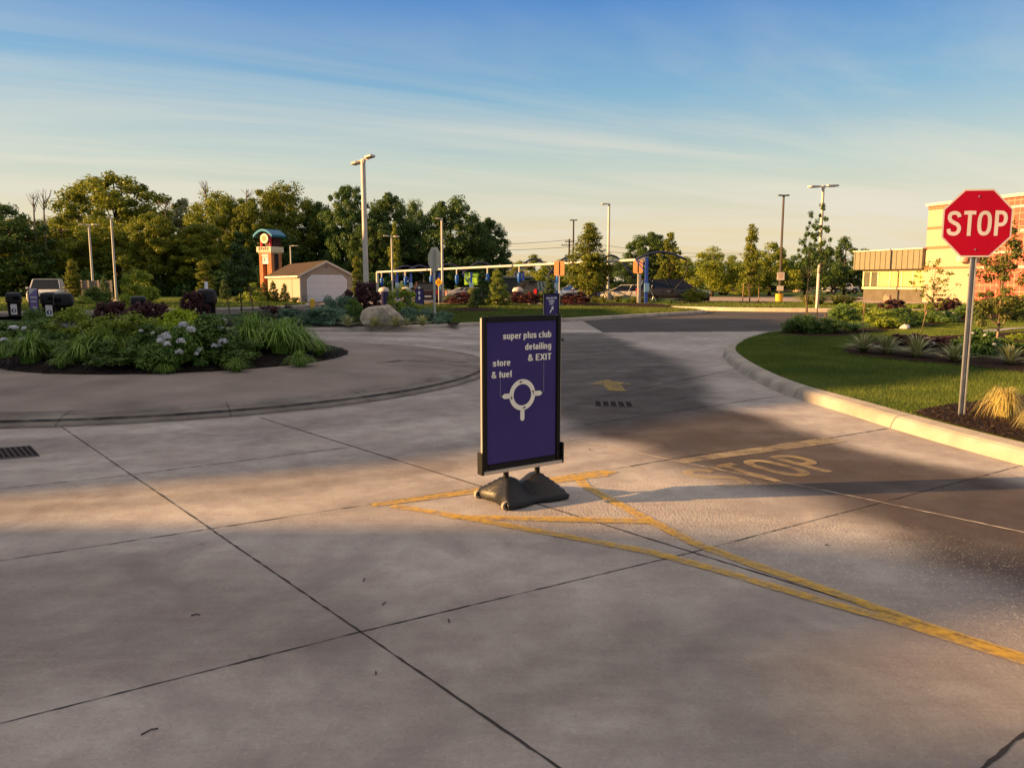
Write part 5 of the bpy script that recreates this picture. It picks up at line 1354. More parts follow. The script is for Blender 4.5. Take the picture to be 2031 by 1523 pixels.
# ================================================================== VEHICLES
def vehicle(name, loc, yaw, L, Wd, H, zbelt, col, label, cat, stations, roof, rough=.3, grime=False, rimm=None, pickup=False):
    """stations: (x, zbelt) body top line; roof: x of (rear bottom, rear top, front top, front bottom)"""
    o = empty(name, loc, label, cat, None, yaw)
    paint = mat('paint_' + name, col, rough, .1, var=.05, spec=.4)
    w = Wd / 2; V = []; F = []
    n = len(stations)
    for x, zt_, ww in stations:
        z0 = .28
        V += [(x, -w * ww * .93, z0), (x, -w * ww, z0 + .18), (x, -w * ww, zt_ - .12), (x, -w * ww * .93, zt_), (x, w * ww * .93, zt_), (x, w * ww, zt_ - .12), (x, w * ww, z0 + .18), (x, w * ww * .93, z0)]
    for i in range(n - 1):
        for k in range(8):
            a = i * 8 + k; b = i * 8 + (k + 1) % 8; F.append((a, b, b + 8, a + 8))
    F.append(tuple(range(8))); F.append(tuple(range((n - 1) * 8, n * 8)))
    body = MB().add(V, F).build('body', paint, o, smooth=True, bevel=.03)
    rb_, rt, ft, fb = roof; wt = w * .78; wb2 = w * .92
    g = MB().add([(rb_, -wb2, zbelt - .02), (fb, -wb2, zbelt - .02), (fb, wb2, zbelt - .02), (rb_, wb2, zbelt - .02), (rt, -wt, H - .07), (ft, -wt, H - .07), (ft, wt, H - .07), (rt, wt, H - .07)],
                 [(0, 3, 2, 1), (4, 5, 6, 7), (0, 1, 5, 4), (1, 2, 6, 5), (2, 3, 7, 6), (3, 0, 4, 7)])
    g.build('windows', M_GLASS, o)
    rf_ = MB(); rf_.box(((rt + ft) / 2, 0, H - .035), (abs(ft - rt) + .12, wt * 2 + .05, .07)); rf_.build('roof', paint, o, bevel=.025)
    pm = MB()
    for (xb, xt) in ((rb_, rt), (fb, ft), (rb_ * .45 + fb * .55, rt * .45 + ft * .55), (rb_ * .78 + fb * .22, rt * .78 + ft * .22)):
        for s in (-1, 1):
            pm.tube([(xb, s * (wb2 + .004), zbelt - .02), (xt, s * (wt + .004), H - .05)], .038, 6)
    pm.build('pillar', paint, o)
    xs_ = (stations[0][0] + L * .19, stations[-1][0] - L * .19)
    for x in xs_:
        for s in (-1, 1):
            aw = MB(); aw.tube([(x, s * (w - .05), .36), (x, s * (w + .012), .36)], .41, 24); aw.build('wheel_arch', M_HOLE, o)
            wm_ = MB(); wm_.lathe([(.22, -.1), (.335, -.1), (.35, -.06), (.35, .06), (.335, .1), (.22, .1)], 24)
            wh = wm_.build('wheel', M_TYRE, o, loc=(x, s * (w - .07), .35), smooth='auto'); wh.rotation_euler = (R(90), 0, 0)
            rm_ = MB(); rm_.lathe([(.22, -.06), (.225, .0), (.06, .03), (.05, .06), (.01, .065)], 20)
            for q in range(5):
                a = q * 1.2566; rm_.tube([(0, 0, .05), (.2 * math.cos(a), .2 * math.sin(a), .07)], .028, 5)
            r_ = rm_.build('rim', rimm or M_RIM, wh, loc=(0, 0, s * -.045)); 
            if s > 0: r_.rotation_euler = (R(180), 0, 0)
    x0, x1 = stations[0][0], stations[-1][0]
    for s in (-1, 1):
        MB().box((x0 - .005, s * w * .78, zbelt - .16), (.06, .22, .34)).build('tail_light', mat('tail_red', (0.5, 0.02, 0.02), .3), o, bevel=.02)
        MB().box((x1 - .02, s * w * .72, zbelt - .22), (.08, .34, .16)).build('headlight', mat('headlight', (0.6, 0.56, 0.5), .2), o, bevel=.02)
        MB().box((fb - .15, s * (w + .1), zbelt + .08), (.12, .2, .15)).build('mirror', paint, o, bevel=.03)
        MB().box(((x0 + x1) / 2, s * (w + .004), .42), (L * .42, .02, .05)).build('sill_trim', M_CHROME if cat == 'van' else M_BLACK, o)
        hn = MB()
        for f_ in (.42, .62): hn.box((x0 + L * f_, s * (w + .008), zbelt - .17), (.18, .02, .035))
        hn.build('door_handle', M_CHROME, o)
        sm_ = MB()
        for f_ in (.33, .53, .71): sm_.box((x0 + L * f_, s * (w + .002), .76), (.012, .01, .62))
        sm_.build('door_seam', M_HOLE, o)
    MB().box((x1 - .0, 0, .55), (.06, Wd * .5, .2)).build('grille', M_HOLE, o)
    MB().box((x0 - .01, 0, .55), (.04, .5, .12)).build('number_plate', mat('plate', (0.6, 0.58, 0.5), .5), o)
    return o
def van_st(L, zb2): return [(-L / 2, zb2 - .05, .90), (-L / 2 + .12, zb2 + .02, .97), (-L * .2, zb2 + .02, 1), (L * .18, zb2, 1), (L * .31, zb2 - .06, .98), (L / 2 - .25, zb2 - .26, .93), (L / 2, zb2 - .42, .82)]
# dark minivan, tail to the left
yv = 55.5; a, b = D(1265, 598, yv), D(1402, 598, yv)
van = vehicle('minivan', ((a.x + b.x) / 2, yv, 0), R(-4), 5.0, 1.95, 1.80, 1.12, (0.022, 0.018, 0.017), 'dark grey minivan parked side on below the hoop arm', 'van', van_st(5.0, 1.12), (-2.42, -2.1, .55, 1.55))
# white estate car nose left behind the young tree
yv = 60; c_ = D(1150, 598, yv)
vehicle('white_car', (c_.x, yv, 0), R(200), 4.5, 1.85, 1.62, 1.0, (0.62, 0.56, 0.50), 'white hatchback car parked behind the leafy young tree', 'car', van_st(4.5, 1.0), (-2.15, -1.6, .3, 1.15), rimm=M_RIM)
yv = 60; c_ = D(1062, 598, yv)
vehicle('dark_hatchback', (c_.x, yv, 0), R(70), 4.4, 1.85, 1.7, 1.05, (0.02, 0.03, 0.035), 'dark car nose-on behind the red shrubs, left of the white car', 'car', van_st(4.4, 1.05), (-2.1, -1.7, .5, 1.2))
yv = 59; c_ = D(845, 598, yv)
vehicle('maroon_car', (c_.x, yv, 0), R(100), 4.5, 1.85, 1.6, 1.0, (0.045, 0.02, 0.018), 'dark maroon car facing away behind the octagonal sign back', 'car', van_st(4.5, 1.0), (-2.1, -1.6, .5, 1.2))
yv = 62; c_ = D(942, 598, yv)
vehicle('silver_sedan', (c_.x, yv, 0), R(10), 4.6, 1.8, 1.15, .92, (0.28, 0.27, 0.27), 'low silver car mostly hidden by the red flowering shrubs', 'car', van_st(4.6, .92), (-1.7, -1.2, .4, 1.2))
yv = 96; c_ = D(1457, 590, yv)
vehicle('silver_car', (c_.x, yv, 0), R(180), 4.6, 1.8, 1.42, .92, (0.34, 0.34, 0.36), 'distant silver car parked under the trees right of the minivan', 'car', van_st(4.6, .92), (-1.9, -1.3, .4, 1.3))
yv = 104; c_ = D(1668, 590, yv)
vehicle('distant_car', (c_.x, yv, 0), R(180), 4.6, 1.8, 1.42, .92, (0.5, 0.48, 0.44), 'distant pale car under the dark trees left of the windowed wing', 'car', van_st(4.6, .92), (-1.9, -1.3, .4, 1.3))
yv = 58.5; c_ = D(1243, 598, yv)
vehicle('pale_sedan', (c_.x, yv, 0), R(170), 4.5, 1.8, 1.4, .9, (0.46, 0.42, 0.36), 'pale car with its nose behind the lamp post, left of the minivan', 'car', van_st(4.5, .9), (-1.9, -1.3, .4, 1.3))
# white pickup on the left, seen front on
yv = 54; c_ = D(98, 600, yv)
vehicle('pickup_truck', (c_.x, yv, 0), R(-68), 5.2, 1.95, 1.82, 1.12, (0.66, 0.61, 0.53), 'white pickup truck nose-on behind the bins at the left', 'pickup', [(-2.6, 1.08, .95), (-1.0, 1.08, 1), (.2, 1.12, 1), (1.3, 1.1, 1), (2.4, 1.02, .95), (2.6, .9, .88)], (-.9, -.75, .7, 1.25))

# ================================================================== TREES
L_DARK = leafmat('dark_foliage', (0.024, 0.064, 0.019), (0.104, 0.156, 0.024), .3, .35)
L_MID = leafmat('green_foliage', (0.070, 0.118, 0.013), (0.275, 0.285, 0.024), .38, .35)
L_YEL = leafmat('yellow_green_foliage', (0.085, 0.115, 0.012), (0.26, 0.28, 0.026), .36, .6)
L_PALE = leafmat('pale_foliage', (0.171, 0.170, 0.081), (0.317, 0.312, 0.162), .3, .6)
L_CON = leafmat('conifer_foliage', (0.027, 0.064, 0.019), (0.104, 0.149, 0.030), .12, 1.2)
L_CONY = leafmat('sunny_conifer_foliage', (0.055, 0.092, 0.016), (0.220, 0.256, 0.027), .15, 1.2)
PROTO = {}
def proto(key, seed, prof, H, W, z0, ncl, nleaf, leaf, cr, m, trunk_r, bark=None, nb=14, lump=.25, fill=.45, ratio=.6):
    """a unit tree: base object kept out of the scene until its first use"""
    PROTO[key] = dict(args=(seed, prof, H, W, z0, ncl, nleaf, leaf, cr, m), r=trunk_r, bark=bark or M_BARK, nb=nb, lump=lump, fill=fill, ratio=ratio, H=H + z0, W=W, made=None)
def tree(key, x, y, h, w, label, group=None, name='tree', cat='tree', z=0.0, rz=0.0, m=None):
    P = PROTO[key]
    if P['made'] is None:
        o, C = crown(*P['args'], ratio=P['ratio'], fill=P['fill'], lump=P['lump'])
        rng = np.random.default_rng(P['args'][0] + 1)
        tb = trunk_mb(rng, P['H'] * .93, P['r'], C, nb=P['nb'], start=max(.12, P['args'][4] / P['H'] * .8))
        t = tb.build('trunk', P['bark'], None, smooth=True)
        P['made'] = (o.data, t.data)
        bpy.data.objects.remove(o); bpy.data.objects.remove(t)
    e = empty(name, (x, y, z), label, cat, group, rz)
    s = h / P['H']; sw = w / P['W']; e.scale = (sw, sw, s)
    c = addobj('crown', P['made'][0], e); addobj('trunk', P['made'][1], e)
    if m is not None: c.material_slots[0].link = 'OBJECT'; c.material_slots[0].material = m
    return e
def rnd(t): return math.sin(math.pi * min(1, max(0, t * .92 + .10))) ** .55
def dome(t): return math.sqrt(max(0, 1 - t ** 2)) * (.82 + .18 * min(1, t * 5))
def cone(t): return (1 - t) ** .75 * min(1, .55 + t * 5)
def spire(t): return max(.06, (1 - t) ** .8 * min(1, .45 + 2.6 * t))
def vase(t): return .35 + .65 * math.sin(math.pi * min(1, t * .85 + .05))
proto('broad1', 1, rnd, 10.5, 10, 1.0, 230, 42000, .25, .85, L_MID, .3)
proto('broad2', 2, dome, 9.5, 10, 1.6, 200, 38000, .25, .85, L_DARK, .32, lump=.35)
proto('broad3', 3, rnd, 11, 8, 1.4, 210, 38000, .24, .75, L_MID, .28, lump=.4)
proto('broad4', 4, rnd, 10, 8, 1.2, 190, 36000, .25, .80, L_DARK, .28, lump=.3)
proto('open1', 5, dome, 7.5, 13, 3.9, 230, 34000, .27, .75, L_MID, .34, nb=26, lump=.35)
proto('spiky', 6, lambda t: .25 + .75 * math.sin(math.pi * min(1, t + .1)), 8, 4, 2.5, 130, 6000, .28, .36, L_PALE, .12, nb=24)
proto('low1', 7, rnd, 5.2, 7.5, .9, 70, 20000, .20, .8, L_MID, .16, nb=18, lump=.3)
proto('low2', 8, dome, 5.2, 8.5, 1.0, 70, 20000, .22, .8, L_MID, .2, nb=18, lump=.3)
proto('young', 9, spire, 4.6, 1.7, 1.1, 70, 6500, .13, .30, L_YEL, .05, M_PALEBARK, nb=26, lump=.2)
proto('youngdense', 10, lambda t: spire(t) , 4.9, 3.0, .9, 170, 15000, .13, .33, L_YEL, .06, M_PALEBARK, nb=30)
proto('youngdark', 11, lambda t: max(.08, math.sin(math.pi * min(1, t * .62 + .30)) ** .9 * (1.1 - t * .95)), 2.25, 2.0, 2.35, 52, 3000, .10, .17, L_DARK, .035, nb=30, lump=.3)
proto('youngnear', 12, lambda t: max(.12, (1 - t) ** .55 * min(1, .6 + 2 * t)), 2.5, 1.35, .62, 60, 7500, .062, .17, leafmat('bronze_green_foliage', (0.043, 0.071, 0.016), (0.195, 0.185, 0.041), .3, 1.5), .03, M_PALEBARK, nb=34)
proto('sparse', 13, lambda t: .3 + .7 * math.sin(math.pi * t), 2.4, 2.0, .6, 60, 900, .10, .16, L_MID, .03, nb=50, lump=.4)
proto('arb', 14, cone, 3.0, 2.0, .08, 130, 22000, .085, .22, L_CONY, .06, lump=.12, fill=.3, ratio=.4)
proto('column', 15, lambda t: spire(t), 4.4, 2.4, 1.6, 60, 6000, .16, .36, L_DARK, .05, nb=26)

def far_tree(key, pxc, pytop, wpx, Y, label, name='tree', group='trees of the wood on the left', rz=None, m=None):
    p = D(pxc, pytop, Y); w = wpx / FPX * Y * 1.15
    return tree(key, p.x, Y, p.z, w, label, group, name, rz=(pxc * .7) % 6.28 if rz is None else rz, m=m)
T = [
 ('broad2', -30, 405, 190, 86, 'dark tree cut by the left picture edge', None),
 ('broad3', 45, 432, 130, 92, 'low crowned tree above the white pickup at far left', None),
 ('broad1', 120, 428, 130, 98, 'bushy tree behind the left utility pole', None),
 ('open1', 224, 344, 250, 104, 'biggest rounded tree of the left wood with sky showing through its lower crown', L_MID),
 ('broad1', 210, 430, 150, 92, 'lower green tree in front of the biggest rounded tree', None),
 ('broad4', 300, 425, 110, 88, 'dull green tree right of the slim left lamp post', L_MID),
 ('spiky', 362, 392, 60, 104, 'pale feathery tree top in the left wood', None),
 ('broad1', 432, 375, 130, 100, 'yellow green pointed tree in the middle of the left wood', L_YEL),
 ('broad3', 395, 440, 110, 90, 'lower tree before the pale feathery tree', None),
 ('broad3', 492, 400, 80, 96, 'narrow tree just left of the sign tower', None),
 ('broad1', 562, 361, 140, 104, 'large leafy tree rising behind the sign tower', L_MID),
 ('broad4', 520, 450, 120, 97, 'dark lower tree behind the sign tower', L_DARK),
 ('broad4', 632, 405, 80, 104, 'small dark tree right of the large leafy one, above the garage', None),
 ('broad3', 690, 366, 84, 98, 'tall round headed tree left of the boulder lamp post', L_DARK),
 ('broad4', 770, 388, 100, 102, 'dark billowing tree right of the boulder lamp post', None),
 ('broad2', 825, 405, 80, 108, 'dark tree in the dip between two rounded crowns', None),
 ('broad1', 895, 388, 130, 100, 'large dark rounded tree behind the octagonal sign back', L_DARK),
 ('broad4', 968, 436, 76, 104, 'right end dark tree of the left wood against the sky', None),
 ('broad4', 740, 440, 90, 92, 'dark lower tree behind the left end of the overhead pipe', None),
 ('column', 782, 434, 30, 84, 'narrow yellow topped tree above the T shaped lamp post', L_YEL),
]
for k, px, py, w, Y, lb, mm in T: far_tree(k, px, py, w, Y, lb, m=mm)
T2 = [
 ('low2', 1062, 510, 95, 118, 'small trees above the low dark grey building', L_MID),
 ('low2', 1110, 520, 90, 90, 'green tree behind the orange lit sign back in mid picture', L_MID),
 ('low1', 1215, 512, 90, 86, 'green tree between the leafy young tree and the hoop arm', L_DARK),
 ('broad4', 1292, 464, 96, 96, 'dark round tree behind the minivan', L_DARK),
 ('spiky', 1330, 460, 44, 88, 'pointed pale green tree right of the dark round tree', L_MID),
 ('low1', 1345, 520, 60, 90, 'low tree filling the gap right of the pointed tree', L_MID),
 ('low1', 1415, 495, 120, 84, 'sunlit spreading tree right of the minivan', L_MID),
 ('low2', 1530, 488, 120, 92, 'broad sunlit tree behind the bronze lamp post', L_MID),
 ('low1', 1600, 495, 90, 96, 'dark spreading tree behind the slim young dark trees', L_DARK),
 ('low2', 1680, 478, 110, 84, 'dark spreading tree beside the windowed wing', L_DARK),
 ('low1', 1478, 560, 60, 80, 'small bushy tree right of the tall young tree in the car park island', L_MID),
]
for k, px, py, w, Y, lb, mm in T2: far_tree(k, px, py, w, Y, lb, group='trees beyond the car park', m=mm)
# bare branches poking over the wood
def bare(px, ytop, ybot, Y, label, seed):
    rng = np.random.default_rng(seed); b = D(px, ybot, Y); h = D(px, ytop, Y).z
    o = empty('bare_tree', (b.x, Y, 0), label, 'tree', 'leafless tree tops'); mb = MB()
    mb.tube([(0, 0, 0), (.2, 0, b.z), (.3, 0, h)], [.2, .09, .02], 6)
    for i in range(9):
        f = rng.uniform(0, .7); z = b.z + (h - b.z) * f; a = rng.uniform(-1, 1)
        mb.tube([(.2 + .1 * f, 0, z), (.3 + a * .7, rng.uniform(-.5, .5), z + (h - z) * .5), (.3 + a * 1.1, 0, z + (h - z) * .95)], [.05, .03, .012], 4)
    mb.build('trunk', mat('grey_twigs', (0.16, 0.13, 0.10), .9), o)
bare(64, 382, 425, 90, 'leafless twigs sticking up above the far left trees', 1); bare(84, 374, 425, 91, 'taller leafless twigs right beside the first ones at far left', 2)
bare(405, 358, 400, 99, 'leafless twigs above the yellow green pointed tree', 3); bare(485, 375, 400, 97, 'thin dead leader above the narrow tree by the sign tower', 4); bare(325, 395, 430, 95, 'thin dead spike left of the pale feathery tree', 5)
# the wood's undergrowth reads as one mass
rng = np.random.default_rng(77)
def mass(name, x0, x1, y0, y1, h0, h1, ncl, nl, leaf, cr, m, label, seed):
    rng = np.random.default_rng(seed); X = rng.uniform(x0, x1, ncl); Y = rng.uniform(y0, y1, ncl); Hh = rng.uniform(0, 1, ncl) ** .8 * (h0 + (h1 - h0) * (.5 + .5 * np.sin(X * .35 + seed) * np.sin(X * .13)))
    C = np.stack([X, Y, Hh], 1); k = nl // ncl; d = rng.normal(size=(ncl, k, 3)); d /= np.linalg.norm(d, axis=2, keepdims=True)
    P = C[:, None] + d * (rng.uniform(0, 1, (ncl, k, 1)) ** .45) * cr; N = d * .7 + rng.normal(size=d.shape) * .5
    P[..., 2] = np.maximum(P[..., 2], .05)
    V, F = leaf_quads(rng, P.reshape(-1, 3), N.reshape(-1, 3), leaf, .65)
    return tag(np_mesh(name, V, F, m), label, 'undergrowth', kind='stuff')
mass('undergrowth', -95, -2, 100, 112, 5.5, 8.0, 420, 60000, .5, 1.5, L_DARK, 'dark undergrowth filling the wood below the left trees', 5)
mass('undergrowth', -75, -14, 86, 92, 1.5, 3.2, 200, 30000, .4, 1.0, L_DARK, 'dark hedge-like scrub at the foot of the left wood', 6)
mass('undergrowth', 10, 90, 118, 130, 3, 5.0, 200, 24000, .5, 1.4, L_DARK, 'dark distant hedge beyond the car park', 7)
# unseen trees added beyond the left edge to band the far island with shade
for i, (vv, h, w) in enumerate(((43.4, 11.4, 4.2), (47.3, 12.2, 3.6), (51.5, 11.2, 3.2))):
    tree('broad4', -42, v2y(vv, -42), h, w, ('first', 'second', 'third')[i] + ' unseen tree added beyond the left picture edge to cast shade', 'unseen shade trees left of the picture', rz=i)

# young trees
def ytree(key, px, ytop, ybase, wpx, label, Y=None, m=None, name='young_tree', stakes=False, z=0.1, rz=None, multi=False):
    b = G(px, ybase, z) if Y is None else Vector((D(px, 600, Y).x, Y, z))
    h = D(px, ytop, b.y).z - z
    e = tree(key, b.x, b.y, h, wpx / FPX * b.y, label, 'young planted trees', name, 'tree', z, (px * .37) % 6.28 if rz is None else rz, m)
    if stakes:
        s = MB()
        for dx in (-.55, .6): s.tube([(b.x + dx, b.y - .1, z), (b.x + dx * .92, b.y - .1, z + 1.35)], .035, 6)
        tag(s.build('tree_stake', mat('stake_wood', (0.28, 0.18, 0.09), .8)), 'pair of wooden stakes at the ' + ' '.join(label.split()[:9]), 'tree stake')
    return e
ytree('youngdense', 1168, 444, 604, 112, 'leafy pyramidal young tree beside the tall single headed lamp post', stakes=True)
ytree('young', 1487, 437, 602, 46, 'slim upright young tree on the car park island, left of the bronze lamp post', stakes=True)
ytree('youngdark', 1600, 418, 655, 58, 'slim dark young tree before the right lamp post, the left one of two', Y=27.5)
ytree('youngdark', 1622, 402, 650, 66, 'taller dark leaved young tree directly before the right lamp post', Y=28.5, rz=2)
ytree('young', 148, 510, 606, 38, 'yellow lit young tree with pale stakes right of the white pickup', stakes=True, Y=52)
ytree('young', 409, 512, 604, 46, 'yellow lit young tree above the bin with the paper cup', Y=53)
ytree('young', 709, 503, 606, 30, 'narrow yellow green young tree between the garage and the boulder lamp post', Y=48, rz=1)
ytree('column', 478, 452, 640, 76, 'dim dark green young tree on a slender trunk before the wood', Y=34, m=L_DARK)
ytree('youngnear', 1982, 440, 690, 118, 'reddish green young tree right of the stop sign', Y=17.5)
ytree('sparse', 1850, 516, 640, 90, 'sparse thin leaved young tree in front of the cream wall', Y=30, rz=.5)
ytree('low1', 1375, 572, 604, 52, 'small bushy young tree at the nose of the minivan', Y=53.2, m=L_YEL)
for px, y0, y1, Y, lb in ((1595, 655, 585, 27.3, 'thin dark stake leaning by the slim dark young tree'), (1634, 665, 622, 26.3, 'pale short stake right of the taller dark young tree'), (452, 645, 590, 33.5, 'leaning dark stake left of the dim young tree'), (498, 640, 565, 33.5, 'upright pole with a cream top right of the dim young tree')):
    b = D(px, y0, Y); t = D(px, y1, Y); h = t.z
    tag(MB().tube([(b.x + .15, Y, 0.05), (b.x, Y, h)], .03, 6).build('tree_stake', mat('stake_wood2', (0.13, 0.09, 0.06), .8)), lb, 'tree stake')

# conifers
def conifer(px, ytop, ybase, wpx, label, m=None, Y=None, z=.12):
    b = G(px, ybase, z) if Y is None else Vector((D(px, 600, Y).x, Y, z))
    return tree('arb', b.x, b.y, D(px, ytop, b.y).z - z, wpx / FPX * b.y * 1.1, label, 'cone shaped conifers', 'conifer', 'conifer', z, px % 6, m)
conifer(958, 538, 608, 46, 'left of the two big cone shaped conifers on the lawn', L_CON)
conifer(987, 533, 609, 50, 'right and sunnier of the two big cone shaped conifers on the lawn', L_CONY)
conifer(1089, 548, 604, 32, 'dark conifer rising behind the half hidden arrow sign', L_CON)
conifer(937, 585, 615, 24, 'small thin conifer at the foot of the left big conifer', L_CON)
conifer(447, 553, 597, 28, 'conifer left of the garage shrubs, right of the cup topped bin', L_CON)
conifer(209, 548, 602, 26, 'dark conifer between the two left lamp posts', L_CON)
for px, yt, w, lb in ((508, 563, 22, 'shrubby conifer at the far left of the garage side wall'), (524, 560, 26, 'second shrubby conifer along the garage side wall'), (543, 557, 24, 'tallest shrubby conifer along the garage side wall'), (565, 562, 22, 'shrubby conifer nearest the garage corner')):
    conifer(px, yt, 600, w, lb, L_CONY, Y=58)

# ================================================================== SHRUBS AND FLOWERS
SH = {}
def shrub_mesh(key, seed, H, W, n, leaf, m, prof=None, ncl=40, cr=.2, ratio=.6, bloom=None, nbl=0, bsz=.1):
    if key in SH: return SH[key]
    o, C = crown(seed, prof or (lambda t: math.sqrt(max(.02, 1 - t * t))), H * .86, W, H * .08, ncl, n, leaf, cr, m, ratio=ratio, fill=.4, lump=.22, name='foliage')
    me = o.data; bpy.data.objects.remove(o); bl_ = None
    if bloom:
        rng = np.random.default_rng(seed + 5); P = []; N = []
        for i in range(nbl):
            th = rng.uniform(0, 6.28); t = rng.uniform(.25, 1); rr_ = math.sqrt(max(0.02, 1 - t * t)) * W / 2 * 1.02 * rng.uniform(.75, 1.05)
            c = np.array([rr_ * math.cos(th), rr_ * math.sin(th), H * .1 + t * H * .88]); s = bsz * rng.uniform(.6, 1.25)
            d = rng.normal(size=(90, 3)); d /= np.linalg.norm(d, axis=1, keepdims=True); d[:, 2] = np.abs(d[:, 2]) * .8 - .2
            P.append(c + d * s); N.append(d + rng.normal(size=d.shape) * .2)
        V, F = leaf_quads(np.random.default_rng(seed), np.concatenate(P), np.concatenate(N), bsz * .55, .9)
        oo = np_mesh('blooms', V, F, bloom); bl_ = oo.data; bpy.data.objects.remove(oo)
    SH[key] = (me, bl_, H, W); return SH[key]
def shrub(key, loc, h, w, label, group=None, name='shrub', cat='shrub', rz=0.0):
    me, bl_, H, W = SH[key]
    if bl_ is None:
        o = bpy.data.objects.new(name, me); COL.objects.link(o)
    else:
        o = bpy.data.objects.new(name, None); COL.objects.link(o)
        addobj('foliage', me, o); addobj('blooms', bl_, o)
    o.location = loc; o.scale = (w / W, w / W, h / H); o.rotation_euler = (0, 0, rz)
    return tag(o, label, cat, group)
L_LIME = leafmat('lime_foliage', (0.183, 0.270, 0.011), (0.512, 0.600, 0.019), .3, 2.5)
L_SH = leafmat('shrub_green', (0.037, 0.088, 0.019), (0.146, 0.227, 0.038), .25, 2.5)
L_SHY = leafmat('shrub_yellow_green', (0.091, 0.142, 0.016), (0.293, 0.355, 0.032), .25, 2.5)
L_BLUE = leafmat('bluish_juniper', (0.049, 0.106, 0.068), (0.159, 0.256, 0.149), .15, 2.5)
L_PUR = leafmat('purple_foliage', (0.030, 0.010, 0.014), (0.095, 0.035, 0.035), .25, 2.5)
L_DAY = leafmat('daylily_leaf', (0.067, 0.142, 0.022), (0.232, 0.355, 0.061), .3, 1.5)
L_YUC = leafmat('yucca_leaf', (0.160, 0.180, 0.060), (0.500, 0.480, 0.220), .15, 3)
L_GOLD = leafmat('golden_grass', (0.300, 0.200, 0.050), (0.600, 0.550, 0.200), .35, 3)
L_ORN = leafmat('ornamental_grass', (0.085, 0.114, 0.016), (0.293, 0.284, 0.068), .3, 1.5)
L_REDFL = leafmat('red_flowers', (0.035, 0.018, 0.014), (0.150, 0.035, 0.035), .25, 2)
M_BLOOM = leafmat('pale_bloom', (0.42, 0.42, 0.46), (0.74, 0.74, 0.76), .2, 4)
M_BLOOMW = leafmat('white_bloom', (0.420, 0.420, 0.400), (0.600, 0.600, 0.560), .2, 4)
shrub_mesh('lime', 31, .75, 1.1, 9000, .045, L_LIME, ncl=50, cr=.16)
shrub_mesh('hyd', 32, .85, 1.1, 8000, .062, L_SH, ncl=46, cr=.17, ratio=.75, bloom=M_BLOOM, nbl=15, bsz=.08)
shrub_mesh('hyd2', 33, .85, 1.1, 8000, .062, L_SH, ncl=46, cr=.17, ratio=.75, bloom=M_BLOOMW, nbl=9, bsz=.055)
shrub_mesh('green', 34, .9, 1.2, 8000, .06, L_SH, ncl=52, cr=.18)
shrub_mesh('ygreen', 35, .9, 1.2, 8000, .055, L_SHY, ncl=52, cr=.18)
shrub_mesh('purple', 36, 1.1, 1.3, 4500, .085, L_PUR, ncl=60, cr=.15, ratio=.9, prof=lambda t: .5 + .5 * math.sin(math.pi * t))
shrub_mesh('juniper', 37, .7, 1.5, 9000, .09, L_BLUE, ncl=60, cr=.17, ratio=.25)
shrub_mesh('redfl', 38, .9, 1.2, 6000, .07, L_REDFL, ncl=50, cr=.17)
shrub_mesh('gold', 39, .7, .9, 4000, .09, L_ORN, ncl=40, cr=.15, ratio=.25)
def blade_mesh(key, seed, n, h, out, w, m, r0=.06, segs=5, droop=.6, second=None, jitter=.25):
    rng = np.random.default_rng(seed); parts = [blades(rng, n, h, out, w, r0, segs, droop, jitter=jitter)]
    if second: parts.append(blades(rng, *second))
    V, F = join(parts); o = np_mesh('leaves', V, F, m); SH[key] = (o.data, None, h, out * 2); bpy.data.objects.remove(o)
blade_mesh('day', 41, 210, .95, .62, .026, L_DAY, r0=.16, droop=.75, second=(80, 1.0, .34, .024, .1, 5, .45))
blade_mesh('day2', 42, 190, .95, .66, .028, L_DAY, r0=.18, droop=.85, second=(90, 1.0, .38, .024, .12, 5, .5))
blade_mesh('yucca', 43, 46, .20, .60, .036, L_YUC, r0=.03, segs=3, droop=.25, second=(44, .40, .34, .036, .02, 3, .05))
blade_mesh('goldgrass', 44, 330, .95, .42, .009, L_GOLD, r0=.12, segs=9, droop=1.0, second=(150, 1.0, .25, .008, .1, 9, .8), jitter=1.1)
blade_mesh('tuft', 45, 330, .85, .55, .022, L_ORN, r0=.12, segs=5, droop=.7)
blade_mesh('greentuft', 46, 300, .75, .65, .02, L_SH, r0=.12, segs=5, droop=.8)

